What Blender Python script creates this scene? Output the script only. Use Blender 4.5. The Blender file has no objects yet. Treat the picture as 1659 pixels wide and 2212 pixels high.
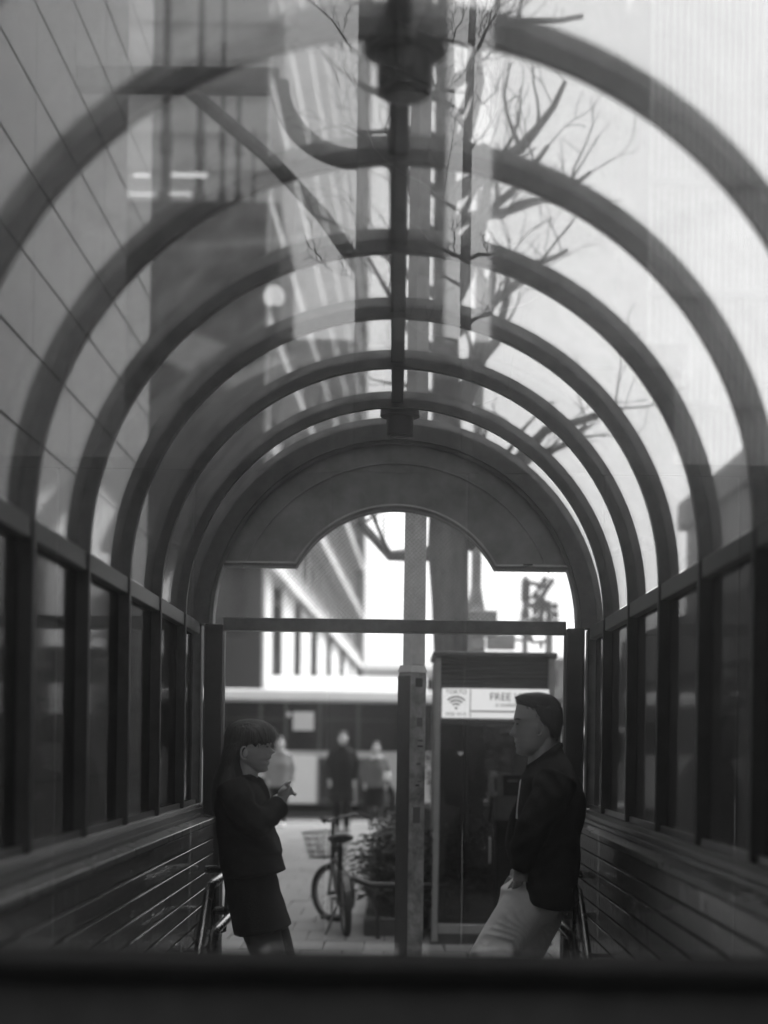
import bpy, bmesh, math, random
import numpy as np
from mathutils import Vector, Matrix
random.seed(7); rng = np.random.default_rng(7)
sc = bpy.context.scene
COL = sc.collection
R = math.radians
# ------------------------------------------------------------------ camera, sky, sun, exposure
ROLL = R(0.75)
FPX = 3400.0                      # focal length in pixels of the 1659 x 2212 view
CAMZ = 1.5
cam_d = bpy.data.cameras.new('camera'); cam = bpy.data.objects.new('camera', cam_d); COL.objects.link(cam)
cam.location = (0, 0, CAMZ); cam.rotation_euler = (R(90), -ROLL, 0)
cam_d.sensor_fit = 'VERTICAL'; cam_d.sensor_height = 36.0; cam_d.lens = FPX / 2212 * 36
cam_d.shift_x = -25.5 / 2212; cam_d.shift_y = 504 / 2212
cam_d.clip_start = 0.05; cam_d.clip_end = 3000
cam_d.dof.use_dof = True; cam_d.dof.focus_distance = 7.1; cam_d.dof.aperture_fstop = 1.5
sc.camera = cam
SUN_EL, SUN_AZ = R(60), R(78)     # azimuth from +Y towards +X
w = bpy.data.worlds.new('World'); sc.world = w; w.use_nodes = True
nt = w.node_tree; nt.nodes.clear()
sky = nt.nodes.new('ShaderNodeTexSky'); sky.sky_type = 'NISHITA'; sky.sun_disc = False
sky.sun_elevation = SUN_EL; sky.sun_rotation = SUN_AZ; sky.dust_density = 4.0; sky.air_density = 1.0
bw = nt.nodes.new('ShaderNodeRGBToBW'); bg = nt.nodes.new('ShaderNodeBackground'); out = nt.nodes.new('ShaderNodeOutputWorld')
nt.links.new(sky.outputs[0], bw.inputs[0]); nt.links.new(bw.outputs[0], bg.inputs[0]); nt.links.new(bg.outputs[0], out.inputs[0])
bg.inputs[1].default_value = 0.15
sl = bpy.data.lights.new('sun', 'SUN'); sl.energy = 0.9; sl.angle = R(14); sl.color = (1, 1, 1)
so = bpy.data.objects.new('sun', sl); COL.objects.link(so)
sd = Vector((math.sin(SUN_AZ) * math.cos(SUN_EL), math.cos(SUN_AZ) * math.cos(SUN_EL), math.sin(SUN_EL)))
so.rotation_euler = (-sd).to_track_quat('-Z', 'Y').to_euler(); so.location = sd * 60
sc.view_settings.view_transform = 'Standard'; sc.view_settings.look = 'None'
sc.view_settings.exposure = 2.3; sc.view_settings.gamma = 1.0
sc.cycles.use_denoising = True
sc.cycles.transparent_max_bounces = 32; sc.cycles.max_bounces = 10
sc.cycles.diffuse_bounces = 4; sc.cycles.glossy_bounces = 5
sc.cycles.sample_clamp_indirect = 6.0

# ------------------------------------------------------------------ helpers
CR, SR = math.cos(ROLL), math.sin(ROLL)
def P(px, py, d):
    """point at distance d that stands at (px, py) of the 1659 x 2212 view"""
    a, b = px - 855, py - 1610
    u = a * CR + b * SR; v = -a * SR + b * CR
    return Vector((u * d / FPX, d, CAMZ - v * d / FPX))

def mat(name, v, rough=0.6, var=0.25, scale=8.0, metal=0.0, bump=0.0, bscale=60.0, spec=0.5, stretch=(1, 1, 1), coat=0.0):
    m = bpy.data.materials.new(name); m.use_nodes = True
    n = m.node_tree; p = n.nodes['Principled BSDF']
    p.inputs['Roughness'].default_value = rough; p.inputs['Metallic'].default_value = metal
    p.inputs['Specular IOR Level'].default_value = spec; p.inputs['Coat Weight'].default_value = coat
    tc = n.nodes.new('ShaderNodeTexCoord'); mp = n.nodes.new('ShaderNodeMapping'); mp.inputs['Scale'].default_value = stretch
    n.links.new(tc.outputs['Object'], mp.inputs[0])
    no = n.nodes.new('ShaderNodeTexNoise'); no.inputs['Scale'].default_value = scale; no.inputs['Detail'].default_value = 6
    no.inputs['Roughness'].default_value = 0.65
    n.links.new(mp.outputs[0], no.inputs['Vector'])
    cr = n.nodes.new('ShaderNodeValToRGB'); cr.color_ramp.elements[0].position = 0.3; cr.color_ramp.elements[1].position = 0.7
    lo, hi = v * (1 - var), v * (1 + var)
    cr.color_ramp.elements[0].color = (lo, lo, lo, 1); cr.color_ramp.elements[1].color = (hi, hi, hi, 1)
    n.links.new(no.outputs[0], cr.inputs[0])
    oi = n.nodes.new('ShaderNodeObjectInfo'); mr = n.nodes.new('ShaderNodeMapRange')
    mr.inputs['To Min'].default_value = 1 - var * 0.5; mr.inputs['To Max'].default_value = 1 + var * 0.5
    n.links.new(oi.outputs['Random'], mr.inputs['Value'])
    mx = n.nodes.new('ShaderNodeMix'); mx.data_type = 'RGBA'; mx.blend_type = 'MULTIPLY'; mx.inputs['Factor'].default_value = 1.0
    n.links.new(cr.outputs[0], mx.inputs[6]); n.links.new(mr.outputs[0], mx.inputs[7])
    n.links.new(mx.outputs[2], p.inputs['Base Color'])
    r2 = n.nodes.new('ShaderNodeMapRange'); r2.inputs['To Min'].default_value = max(0.02, rough - 0.12); r2.inputs['To Max'].default_value = min(1, rough + 0.12)
    n.links.new(no.outputs[0], r2.inputs['Value']); n.links.new(r2.outputs[0], p.inputs['Roughness'])
    if bump:
        nb = n.nodes.new('ShaderNodeTexNoise'); nb.inputs['Scale'].default_value = bscale; nb.inputs['Detail'].default_value = 4
        n.links.new(mp.outputs[0], nb.inputs['Vector'])
        bp = n.nodes.new('ShaderNodeBump'); bp.inputs['Strength'].default_value = bump; bp.inputs['Distance'].default_value = 0.02
        n.links.new(nb.outputs[0], bp.inputs['Height']); n.links.new(bp.outputs[0], p.inputs['Normal'])
    return m

def glass(name, tint, refl, rough=0.0, dirt=0.0, dscale=3.0, wire=False, haze=0.0, graze=.4, bloom=0.0):
    """a pane: mostly clear, part mirror, a little dust"""
    m = bpy.data.materials.new(name); m.use_nodes = True; n = m.node_tree; n.nodes.clear()
    o = n.nodes.new('ShaderNodeOutputMaterial'); t = n.nodes.new('ShaderNodeBsdfTransparent'); g = n.nodes.new('ShaderNodeBsdfGlossy')
    t.inputs[0].default_value = (tint, tint, tint, 1); g.inputs['Roughness'].default_value = rough
    g.inputs[0].default_value = (1, 1, 1, 1)
    fr = n.nodes.new('ShaderNodeLayerWeight'); fr.inputs['Blend'].default_value = 0.12
    mr = n.nodes.new('ShaderNodeMapRange'); mr.inputs['To Min'].default_value = refl; mr.inputs['To Max'].default_value = min(1, refl + graze)
    n.links.new(fr.outputs['Fresnel'], mr.inputs['Value'])
    mr.inputs['From Min'].default_value = 0.02
    mx = n.nodes.new('ShaderNodeMixShader'); n.links.new(mr.outputs[0], mx.inputs[0]); n.links.new(t.outputs[0], mx.inputs[1]); n.links.new(g.outputs[0], mx.inputs[2])
    last = mx.outputs[0]
    if bloom:      # forward scatter added to give a bloom around bright areas
        rf = n.nodes.new('ShaderNodeBsdfRefraction'); rf.inputs['IOR'].default_value = 1.16; rf.inputs['Roughness'].default_value = .62
        x0 = n.nodes.new('ShaderNodeMixShader'); x0.inputs[0].default_value = bloom
        n.links.new(last, x0.inputs[1]); n.links.new(rf.outputs[0], x0.inputs[2]); last = x0.outputs[0]
    if dirt:
        tc = n.nodes.new('ShaderNodeTexCoord'); no = n.nodes.new('ShaderNodeTexNoise'); no.inputs['Scale'].default_value = dscale; no.inputs['Detail'].default_value = 9
        no.inputs['Roughness'].default_value = 0.75
        n.links.new(tc.outputs['Object'], no.inputs['Vector'])
        m2 = n.nodes.new('ShaderNodeMapRange'); m2.inputs['From Min'].default_value = 0.4; m2.inputs['From Max'].default_value = 0.8
        m2.inputs['To Min'].default_value = haze; m2.inputs['To Max'].default_value = haze + dirt
        n.links.new(no.outputs[0], m2.inputs['Value'])
        tr = n.nodes.new('ShaderNodeBsdfTranslucent'); tr.inputs[0].default_value = (.7, .7, .7, 1)
        x2 = n.nodes.new('ShaderNodeMixShader'); n.links.new(m2.outputs[0], x2.inputs[0]); n.links.new(last, x2.inputs[1]); n.links.new(tr.outputs[0], x2.inputs[2])
        last = x2.outputs[0]
    if wire:
        tc = n.nodes.new('ShaderNodeTexCoord'); sp = n.nodes.new('ShaderNodeSeparateXYZ'); n.links.new(tc.outputs['Object'], sp.inputs[0])
        facs = []
        for sgn in (1, -1):
            a = n.nodes.new('ShaderNodeMath'); a.operation = 'MULTIPLY_ADD'; a.inputs[1].default_value = sgn; n.links.new(sp.outputs[0], a.inputs[0]); n.links.new(sp.outputs[2], a.inputs[2])
            f = n.nodes.new('ShaderNodeMath'); f.operation = 'MULTIPLY'; f.inputs[1].default_value = 1 / 0.022; n.links.new(a.outputs[0], f.inputs[0])
            k = n.nodes.new('ShaderNodeMath'); k.operation = 'FRACT'; n.links.new(f.outputs[0], k.inputs[0])
            l = n.nodes.new('ShaderNodeMath'); l.operation = 'LESS_THAN'; l.inputs[1].default_value = 0.06; n.links.new(k.outputs[0], l.inputs[0]); facs.append(l)
        s = n.nodes.new('ShaderNodeMath'); s.operation = 'MAXIMUM'; n.links.new(facs[0].outputs[0], s.inputs[0]); n.links.new(facs[1].outputs[0], s.inputs[1])
        s2 = n.nodes.new('ShaderNodeMath'); s2.operation = 'MULTIPLY'; s2.inputs[1].default_value = 0.22; n.links.new(s.outputs[0], s2.inputs[0])
        df = n.nodes.new('ShaderNodeBsdfDiffuse'); df.inputs[0].default_value = (.15, .15, .15, 1)
        x3 = n.nodes.new('ShaderNodeMixShader'); n.links.new(s2.outputs[0], x3.inputs[0]); n.links.new(last, x3.inputs[1]); n.links.new(df.outputs[0], x3.inputs[2])
        last = x3.outputs[0]
    n.links.new(last, o.inputs[0])
    return m

M = dict(
    frame=mat('painted_frame', .12, .42, .3, 14, bump=.05, bscale=120),
    frame_dark=mat('dark_frame', .05, .4, .2, 12),
    fascia=mat('fascia_metal', .28, .45, .3, 5, bump=.04, bscale=40),
    tile=mat('wall_tile', .08, .22, .16, 20, bump=.04, bscale=30, coat=.2),
    grout=mat('grout', .015, .9, .2, 60),
    cap=mat('sill_tile', .08, .3, .2, 16),
    alu=mat('sill_aluminium', .25, .35, .15, 30, metal=.8),
    steel=mat('stainless_steel', .13, .25, .08, 30, metal=1.0),
    concrete=mat('concrete', .3, .8, .2, 4, bump=.2),
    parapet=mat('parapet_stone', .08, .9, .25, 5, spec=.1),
    slab=mat('paving_slab', .17, .75, .16, 9, bump=.15, bscale=90),
    joint=mat('slab_joint', .06, .9, .2, 30),
    asphalt=mat('asphalt', .06, .85, .25, 20, bump=.2),
    kerb=mat('kerb_stone', .35, .8, .15, 12),
    paint=mat('road_paint', .6, .7, .15, 10),
    panel=mat('facade_panel', .5, .55, .10, 2.0, bump=.05, bscale=12),
    panel_back=mat('facade_joint', .03, .9, .1, 5),
    wall_light=mat('light_render', .5, .8, .12, .8),
    wall_mid=mat('mid_render', .2, .8, .12, .8),
    wall_dark=mat('dark_cladding', .022, .5, .15, .6),
    tower_dark=mat('tower_dark', .045, .6, .15, .3),
    white_conc=mat('white_concrete', .5, .7, .08, .6),
    dark_glass=mat('dark_glazing', .03, .12, .3, .5, spec=.6),
    bark=mat('bark', .2, .9, .45, 9, bump=.8, bscale=25, stretch=(1, 1, .3)),
    twig=mat('twig', .05, .9, .3, 12),
    leaf=mat('hedge_leaf', .07, .5, .45, 25),
    pole=mat('pole_paint', .55, .55, .2, 10, bump=.1),
    pole_worn=mat('pole_worn_wrap', .28, .7, .6, 11, bump=.3, bscale=40),
    black=mat('black_plastic', .02, .4, .2, 20),
    rubber=mat('rubber', .018, .75, .2, 30),
    white=mat('white_enamel', .72, .35, .05, 6),
    bus_white=mat('bus_white', .5, .3, .05, 1.5, coat=.4),
    bus_grey=mat('bus_grey', .5, .35, .1, 2),
    sign_white=mat('sign_white', .75, .4, .04, 10),
    print=mat('sign_print', .03, .5, .1, 10),
    print_mid=mat('sign_print_grey', .12, .5, .1, 10),
    booth_dark=mat('booth_panel', .06, .5, .2, 8),
    booth_alu=mat('booth_aluminium', .30, .4, .12, 14, metal=.3),
    phone=mat('phone_grey', .42, .5, .1, 12),
    skin=mat('skin', .46, .5, .06, 30, spec=.35),
    lips=mat('lips', .16, .4, .1, 30),
    teeth=mat('teeth', .7, .3, .03, 30),
    hair=mat('dark_hair', .02, .5, .4, 18, bump=.5, bscale=160, stretch=(1, 1, .1)),
    hair_short=mat('short_hair', .028, .6, .5, 60, bump=.5, bscale=150),
    jacket=mat('black_wool', .018, .9, .35, 60, bump=.35, bscale=220, spec=.2),
    jacket2=mat('black_cotton', .022, .85, .25, 30, bump=.25, bscale=160, spec=.2),
    skirt=mat('black_skirt', .014, .9, .3, 50, bump=.35, bscale=200, spec=.2),
    tights=mat('tights', .035, .6, .2, 40),
    chino=mat('pale_chinos', .85, .8, .08, 14, bump=.25, bscale=24, spec=.2),
    shirt=mat('white_shirt', .7, .8, .04, 20),
    coat_grey=mat('grey_coat', .12, .9, .2, 30),
    shoe=mat('shoe', .02, .4, .2, 20),
    lamp_body=mat('lamp_body', .06, .4, .12, 20),
    lens=mat('signal_lens', .1, .2, .1, 20),
    wall_side=mat('grey_render', .3, .8, .12, .8),
    sign_glow=mat('sign_emissive', .75, .4, .04, 10),
    louvre=mat('pale_louvre', .6, .6, .08, .8),
    tower_plain=mat('tower_plain', .06, .7, .12, .4),
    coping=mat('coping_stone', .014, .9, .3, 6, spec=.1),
    cream=mat('cream_knit', .24, .9, .1, 20),
    strand=mat('hair_strand', .03, .5, .4, 40),
    panel_dimmed=mat('facade_panel_dimmed', .085, .55, .12, 2.0, bump=.05, bscale=12),  # facade panels in a darker copy, dims the mirrored rear wall
    bus_panel=mat('bus_panel', .9, .35, .04, 2),
    skin_pale=mat('pale_skin', .5, .5, .06, 30, spec=.35),
    evergreen=mat('evergreen_leaf', .035, .5, .45, 25),
    pole_shade=mat('pole_shaded_face', .035, .6, .4, 12, bump=.2),  # shade tone for the left face of the pole
    post=mat('post_paint', .055, .45, .3, 12, bump=.05, bscale=100),
    soil=mat('soil', .04, .95, .3, 20),
)
M['vault'] = glass('vault_glazing', .79, .03, .04, .12, 7.0, haze=.02)
M['side'] = glass('side_glazing', .42, .02, .06, .06, 5.0, haze=.045)
M['side_left'] = glass('side_glazing_dimmed', .34, .02, .06, .02, 5.0, haze=.006)  # darker copy of the side glazing, dims the view through the left panes
M['rear'] = glass('rear_glazing', .98, .085, 0.0, .006, 2.5, haze=.0015, bloom=.034)  # slight haze and scatter added to imitate lens veil and bloom
M['wired'] = glass('wired_glazing', .96, .025, .02, .10, 9.0, wire=True, haze=.055)
M['booth_glass'] = glass('booth_glazing', .62, .03, .01, .03, 6.0, haze=.01)

_p = M['sign_glow'].node_tree.nodes['Principled BSDF']; _p.inputs['Emission Color'].default_value = (1, 1, 1, 1); _p.inputs['Emission Strength'].default_value = .14   # weak emission added to the sign face
def emit(name, s):
    m = bpy.data.materials.new(name); m.use_nodes = True; n = m.node_tree; n.nodes.clear()
    e = n.nodes.new('ShaderNodeEmission'); e.inputs[1].default_value = s; o = n.nodes.new('ShaderNodeOutputMaterial'); n.links.new(e.outputs[0], o.inputs[0]); return m
M['tube'] = emit('lit_tube', .8); M['globe'] = emit('lit_globe', .55)
OFF = {}
def off(o):
    return OFF.get(o.name, Vector((0, 0, 0)))
def tag(o, label=None, cat=None, group=None, kind=None):
    if label: o['label'] = label
    if cat: o['category'] = cat
    if group: o['group'] = group
    if kind: o['kind'] = kind
    return o
def thing(name, label, cat, loc=(0, 0, 0), group=None):
    o = bpy.data.objects.new(name, None); COL.objects.link(o); o.location = loc; o.empty_display_size = .1
    OFF[o.name] = Vector(loc)
    return tag(o, label, cat, group)

class MB:
    def __init__(s): s.v = []; s.f = []
    def add(s, vs, fs):
        b = len(s.v); s.v += [tuple(x) for x in vs]; s.f += [tuple(b + i for i in f) for f in fs]; return s
    def box(s, x0, x1, y0, y1, z0, z1):
        x0, x1 = sorted((x0, x1)); y0, y1 = sorted((y0, y1)); z0, z1 = sorted((z0, z1))
        return s.add([(x0, y0, z0), (x1, y0, z0), (x1, y1, z0), (x0, y1, z0), (x0, y0, z1), (x1, y0, z1), (x1, y1, z1), (x0, y1, z1)],
                     [(3, 2, 1, 0), (4, 5, 6, 7), (0, 1, 5, 4), (1, 2, 6, 5), (2, 3, 7, 6), (3, 0, 4, 7)])
    def obox(s, c, size, rot=None):
        mb = MB().box(-size[0] / 2, size[0] / 2, -size[1] / 2, size[1] / 2, -size[2] / 2, size[2] / 2)
        m = rot if rot is not None else Matrix.Identity(3)
        return s.add([Vector(c) + m @ Vector(v) for v in mb.v], mb.f)
    def tube(s, pts, rad, n=10, cap=True):
        pts = [Vector(p) for p in pts]
        if not hasattr(rad, '__len__'): rad = [rad] * len(pts)
        up = None; rings = []
        for i, p in enumerate(pts):
            t = (pts[min(i + 1, len(pts) - 1)] - pts[max(i - 1, 0)])
            t = t.normalized() if t.length > 1e-9 else Vector((0, 0, 1))
            if up is None:
                a = Vector((0, 0, 1)) if abs(t.z) < .9 else Vector((1, 0, 0)); up = t.cross(a).normalized()
            up = (up - t * up.dot(t)).normalized(); b = t.cross(up)
            rings.append([p + (up * math.cos(2 * math.pi * k / n) + b * math.sin(2 * math.pi * k / n)) * rad[i] for k in range(n)])
        vs = [v for r in rings for v in r]; fs = []
        for i in range(len(pts) - 1):
            for k in range(n):
                fs.append((i * n + k, i * n + (k + 1) % n, (i + 1) * n + (k + 1) % n, (i + 1) * n + k))
        if cap:
            fs.append(tuple(reversed(range(n)))); fs.append(tuple((len(pts) - 1) * n + k for k in range(n)))
        return s.add(vs, fs)
    def lathe(s, c, prof, n=24, axis='z'):
        vs = []; fs = []
        for r, h in prof:
            for k in range(n):
                a = 2 * math.pi * k / n
                q = (r * math.cos(a), r * math.sin(a), h)
                if axis == 'x': q = (q[2], q[0], q[1])
                if axis == 'y': q = (q[0], q[2], q[1])
                vs.append(Vector(c) + Vector(q))
        for i in range(len(prof) - 1):
            for k in range(n):
                fs.append((i * n + k, i * n + (k + 1) % n, (i + 1) * n + (k + 1) % n, (i + 1) * n + k))
        fs.append(tuple(reversed(range(n)))); fs.append(tuple((len(prof) - 1) * n + k for k in range(n)))
        return s.add(vs, fs)
    def ell(s, c, r, n=16, m=10, rot=None):
        vs = []; fs = []
        for i in range(m + 1):
            th = math.pi * i / m
            for k in range(n):
                a = 2 * math.pi * k / n
                q = Vector((r[0] * max(math.sin(th), .02) * math.cos(a), r[1] * max(math.sin(th), .02) * math.sin(a), r[2] * math.cos(th)))
                if rot is not None: q = rot @ q
                vs.append(Vector(c) + q)
        for i in range(m):
            for k in range(n):
                fs.append((i * n + k, (i + 1) * n + k, (i + 1) * n + (k + 1) % n, i * n + (k + 1) % n))
        fs.append(tuple(range(n))); fs.append(tuple(reversed([m * n + k for k in range(n)])))
        return s.add(vs, fs)
    def prism(s, poly, a0, a1, axis='y'):
        """poly of (u, w) pulled along an axis; y: (x, z), x: (y, z), z: (x, y)"""
        n = len(poly)
        def q(u, w_, a): return {'y': (u, a, w_), 'x': (a, u, w_), 'z': (u, w_, a)}[axis]
        vs = [q(u, w_, a0) for u, w_ in poly] + [q(u, w_, a1) for u, w_ in poly]
        fs = [tuple(range(n)), tuple(reversed(range(n, 2 * n)))] + [(i, n + i, n + (i + 1) % n, (i + 1) % n) for i in range(n)]
        return s.add(vs, fs)
    def loft(s, secs, n=36, p=2.3, lat=(0, 1, 0)):
        """secs: (back xyz point, front xyz point, half width[, bump, sigma]) across y"""
        vs = []; fs = []
        for sec in secs:
            b, f, hw = Vector(sec[0]), Vector(sec[1]), sec[2]
            c = (b + f) / 2; ax = (f - b) / 2; d = ax.normalized()
            for k in range(n):
                t = 2 * math.pi * k / n
                ct, st = math.cos(t), math.sin(t)
                u = math.copysign(abs(ct) ** (2 / p), ct); vv = math.copysign(abs(st) ** (2 / p), st)
                q = c + ax * u + Vector(lat) * hw * vv
                if len(sec) > 3 and ct > 0: q = q + d * sec[3] * math.exp(-((hw * vv) / sec[4]) ** 2)
                vs.append(q)
        for i in range(len(secs) - 1):
            for k in range(n):
                fs.append((i * n + k, i * n + (k + 1) % n, (i + 1) * n + (k + 1) % n, (i + 1) * n + k))
        fs.append(tuple(reversed(range(n)))); fs.append(tuple((len(secs) - 1) * n + k for k in range(n)))
        return s.add(vs, fs)
    def mesh(s, name, shift=Vector((0, 0, 0)), bevel=0.0, smooth=False, seg=1):
        me = bpy.data.meshes.new(name)
        me.from_pydata([(v[0] - shift.x, v[1] - shift.y, v[2] - shift.z) for v in s.v], [], s.f); me.update()
        bm = bmesh.new(); bm.from_mesh(me); bmesh.ops.recalc_face_normals(bm, faces=bm.faces)
        if bevel:
            bmesh.ops.bevel(bm, geom=[e for e in bm.edges], offset=bevel, segments=seg, affect='EDGES', clamp_overlap=True, profile=.5)
        if smooth:
            for f in bm.faces: f.smooth = True
            for e in bm.edges:
                if len(e.link_faces) == 2 and e.calc_face_angle(0) > .7: e.smooth = False
        bm.to_mesh(me); bm.free(); return me
    def build(s, name, m, parent=None, bevel=0.0, smooth=False, seg=1):
        sh = off(parent) if parent is not None else Vector((0, 0, 0))
        me = s.mesh(name, sh, bevel, smooth, seg); me.materials.append(M[m] if isinstance(m, str) else m)
        o = bpy.data.objects.new(name, me); COL.objects.link(o)
        if parent is not None: o.parent = parent; OFF[o.name] = sh
        return o
def link_mesh(name, me, loc, parent=None, rot=None, scale=None):
    o = bpy.data.objects.new(name, me); COL.objects.link(o)
    if parent is not None: o.parent = parent; o.location = Vector(loc) - off(parent); OFF[o.name] = off(parent)
    else: o.location = loc
    if rot is not None: o.rotation_euler = rot
    if scale is not None: o.scale = scale
    return o
def remeshed(name, mb, vox, it, m, parent, push=None):
    o = mb.build(name, m, parent)
    r = o.modifiers.new('r', 'REMESH'); r.mode = 'VOXEL'; r.voxel_size = vox; r.use_smooth_shade = True
    if it:
        k = o.modifiers.new('s', 'SMOOTH'); k.factor = .5; k.iterations = it
    dg = bpy.context.evaluated_depsgraph_get(); ev = o.evaluated_get(dg)
    me = bpy.data.meshes.new_from_object(ev); o.modifiers.clear(); o.data = me
    if not me.materials: me.materials.append(M[m])
    if push:
        n = len(me.vertices); co = np.empty(n * 3); me.vertices.foreach_get('co', co); co = co.reshape(-1, 3)
        no = np.empty(n * 3); me.vertices.foreach_get('normal', no); no = no.reshape(-1, 3)
        co += no * push(co)[:, None]; me.vertices.foreach_set('co', co.ravel()); me.update()
    for p in me.polygons: p.use_smooth = True
    return o
def text_part(name, body, size, c, m, parent, depth=.002):
    cu = bpy.data.curves.new(name, 'FONT'); cu.body = body; cu.size = size; cu.extrude = depth; cu.align_x = 'CENTER'; cu.align_y = 'CENTER'
    t = bpy.data.objects.new(name, cu); COL.objects.link(t)
    dg = bpy.context.evaluated_depsgraph_get(); me = bpy.data.meshes.new_from_object(t.evaluated_get(dg))
    COL.objects.unlink(t); bpy.data.objects.remove(t)
    me.materials.clear(); me.materials.append(M[m])
    return link_mesh(name, me, c, parent, (R(90), 0, 0))
def struct(o): o['kind'] = 'structure'; return o

# ================================================================== setting: ground, pavement, road
HX, HY0, HY1 = .86, 2.62, 6.05      # stairwell opening
def holed(x0, x1, y0, y1, z0, z1):
    mb = MB()
    mb.box(x0, -HX, y0, y1, z0, z1); mb.box(HX, x1, y0, y1, z0, z1)
    mb.box(-HX, HX, y0, HY0, z0, z1); mb.box(-HX, HX, HY1, y1, z0, z1)
    return mb
struct(holed(-600, 600, -600, 900, -.3, -.14).build('ground', 'asphalt'))
pav = struct(holed(-30, 30, -14, 30.6, -.138, -.03).build('pavement', 'joint'))
KERB = 30.6
kb = bpy.data.meshes.new('kerb_stone'); km = MB().box(-.49, .49, -.09, .09, -.138, .005); kb = km.mesh('kerb_stone', bevel=.012); kb.materials.append(M['kerb'])
for i in range(-9, 10):
    link_mesh('kerb_stone', kb, (i * 1.0, KERB + .1, 0), pav)
# paving slabs in front of the entrance
sw, sl_ = .30, .60
slab_me = MB().box(-sw / 2 + .004, sw / 2 - .004, -sl_ / 2 + .004, sl_ / 2 - .004, -.03, 0).mesh('paving_slab', bevel=.004); slab_me.materials.append(M['slab'])
cells = []
for j in range(int((KERB - 7.85) / sl_)):
    for i in range(-14, 20):
        x = i * sw + (.15 if j % 2 else 0) - .07; y = 7.85 + (j + .5) * sl_
        u = x / y * FPX
        vis = -400 < u < 370 and (y > 11.0)
        cells.append((0 if vis else 1, y, x))
cells.sort()
rest = MB()
for k, (a, y, x) in enumerate(cells):
    dz = random.uniform(-.0025, .0025)
    if k < 300:
        o = link_mesh('paving_slab', slab_me, (x, y, dz), pav, (random.uniform(-.003, .003), random.uniform(-.003, .003), 0))
    else:
        rest.box(x - sw / 2 + .004, x + sw / 2 - .004, y - sl_ / 2 + .004, y + sl_ / 2 - .004, -.03, dz)
o = rest.build('paving_slabs', 'slab', pav); o['kind'] = 'stuff'
road = struct(MB().box(-200, 200, KERB + .19, 40.5, -.139, -.134).build('road', 'asphalt'))
for i in range(-8, 9):
    MB().box(i * 2.0 - .5, i * 2.0 + .5, 32.0, 32.15, -.134, -.130).build('lane_marking', 'paint', road)
struct(MB().box(-200, 200, 40.5, 60, -.138, 0).build('far_pavement', 'concrete'))

# ================================================================== the entrance canopy
SPR = 2.08; RI, RO = .938, 1.010; YS = [2.614 + .742 * k for k in range(7)]; AX = .032
GY = 7.62
can = thing('subway_entrance_canopy', 'barrel vaulted glass and metal canopy over the subway stairs', 'canopy', (0, GY, 0)); XL = -.012
def ring(r0, r1, y0, y1, a0=0.0, a1=math.pi, n=56, cz=SPR):
    mb = MB(); vs = []; fs = []
    for i in range(n + 1):
        a = a0 + (a1 - a0) * i / n; c, s_ = math.cos(a), math.sin(a)
        vs += [(r0 * c, y0, cz + r0 * s_), (r1 * c, y0, cz + r1 * s_), (r1 * c, y1, cz + r1 * s_), (r0 * c, y1, cz + r0 * s_)]
    for i in range(n):
        for k in range(4):
            fs.append((i * 4 + k, i * 4 + (k + 1) % 4, (i + 1) * 4 + (k + 1) % 4, (i + 1) * 4 + k))
    fs += [(3, 2, 1, 0), tuple(n * 4 + k for k in range(4))]
    return mb.add(vs, fs)
SILL = 1.205
for k, y in enumerate(YS):
    o = ring(RI, RO, y, y + AX).build('rib', 'frame', can, smooth=True)
    for s in (-1, 1):
        p = MB().box(s * RI, s * RO, y, y + AX, SILL, SPR).build('post', 'post', can, bevel=.003)
bays = [(YS[k] + AX, YS[k + 1]) for k in range(6)] + [(YS[6] + AX, GY)]
for (a, b) in bays:
    for s in (0, 1):
        a0, a1 = (R(1.5), R(88.6)) if s == 0 else (R(91.4), R(178.5))
        ring(.974, .979, a - .02, b + .02, a0, a1, 32).build('vault_pane', 'vault', can, smooth=True)
    for s in (-1, 1):
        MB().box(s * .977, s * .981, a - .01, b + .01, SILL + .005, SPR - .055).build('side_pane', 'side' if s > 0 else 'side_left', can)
        MB().box(s * (RI + .006), s * (RO - .004), a + .001, b - .001, SPR - .055, SPR + .004).build('side_rail', 'frame', can, bevel=.003)
        MB().box(s * (RI + .015), s * (RI + .026), a + .001, b - .001, SILL + .0, SILL + .022).build('sill_bead', 'alu', can)
MB().box(-.026, .026, YS[0] + .03, GY + .02, SPR + RI + .022, SPR + RI + .07).build('ridge_beam', 'frame', can, bevel=.004)
# ceiling lamps on the ridge
for y, lab in ((3.42, 'round dark ceiling lamp under the ridge nearest the viewer'), (7.20, 'round dark ceiling lamp under the ridge before the end panel')):
    z = SPR + RI + .021
    l = thing('ceiling_lamp', lab, 'lamp', (0, y, z), 'lamps under the canopy ridge')
    MB().lathe((0, y, z), [(.05, 0), (.089, -.004), (.091, -.010), (.091, -.034), (.086, -.038)], 40).build('flange', 'lamp_body', l, smooth=True)
    b = MB().lathe((0, y, z), [(.061, -.0385), (.0615, -.05), (.0605, -.118), (.057, -.124), (.03, -.126)], 40).build('lamp_housing', 'lamp_body', l, smooth=True)
    MB().lathe((0, y, z), [(.045, -.1265), (.045, -.131), (.03, -.134)], 30).build('lens', 'lens', b, smooth=True)
for y in YS[1:]:
    for a_ in (R(12), R(40), R(70), R(110), R(140), R(168)):
        MB().lathe(((RI + .05) * math.cos(a_), y - .001, SPR + (RI + .05) * math.sin(a_)), [(.007, .001), (.007, -.003), (.004, -.005)], 8, 'y').build('rib_bolt', 'frame', can)
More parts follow.
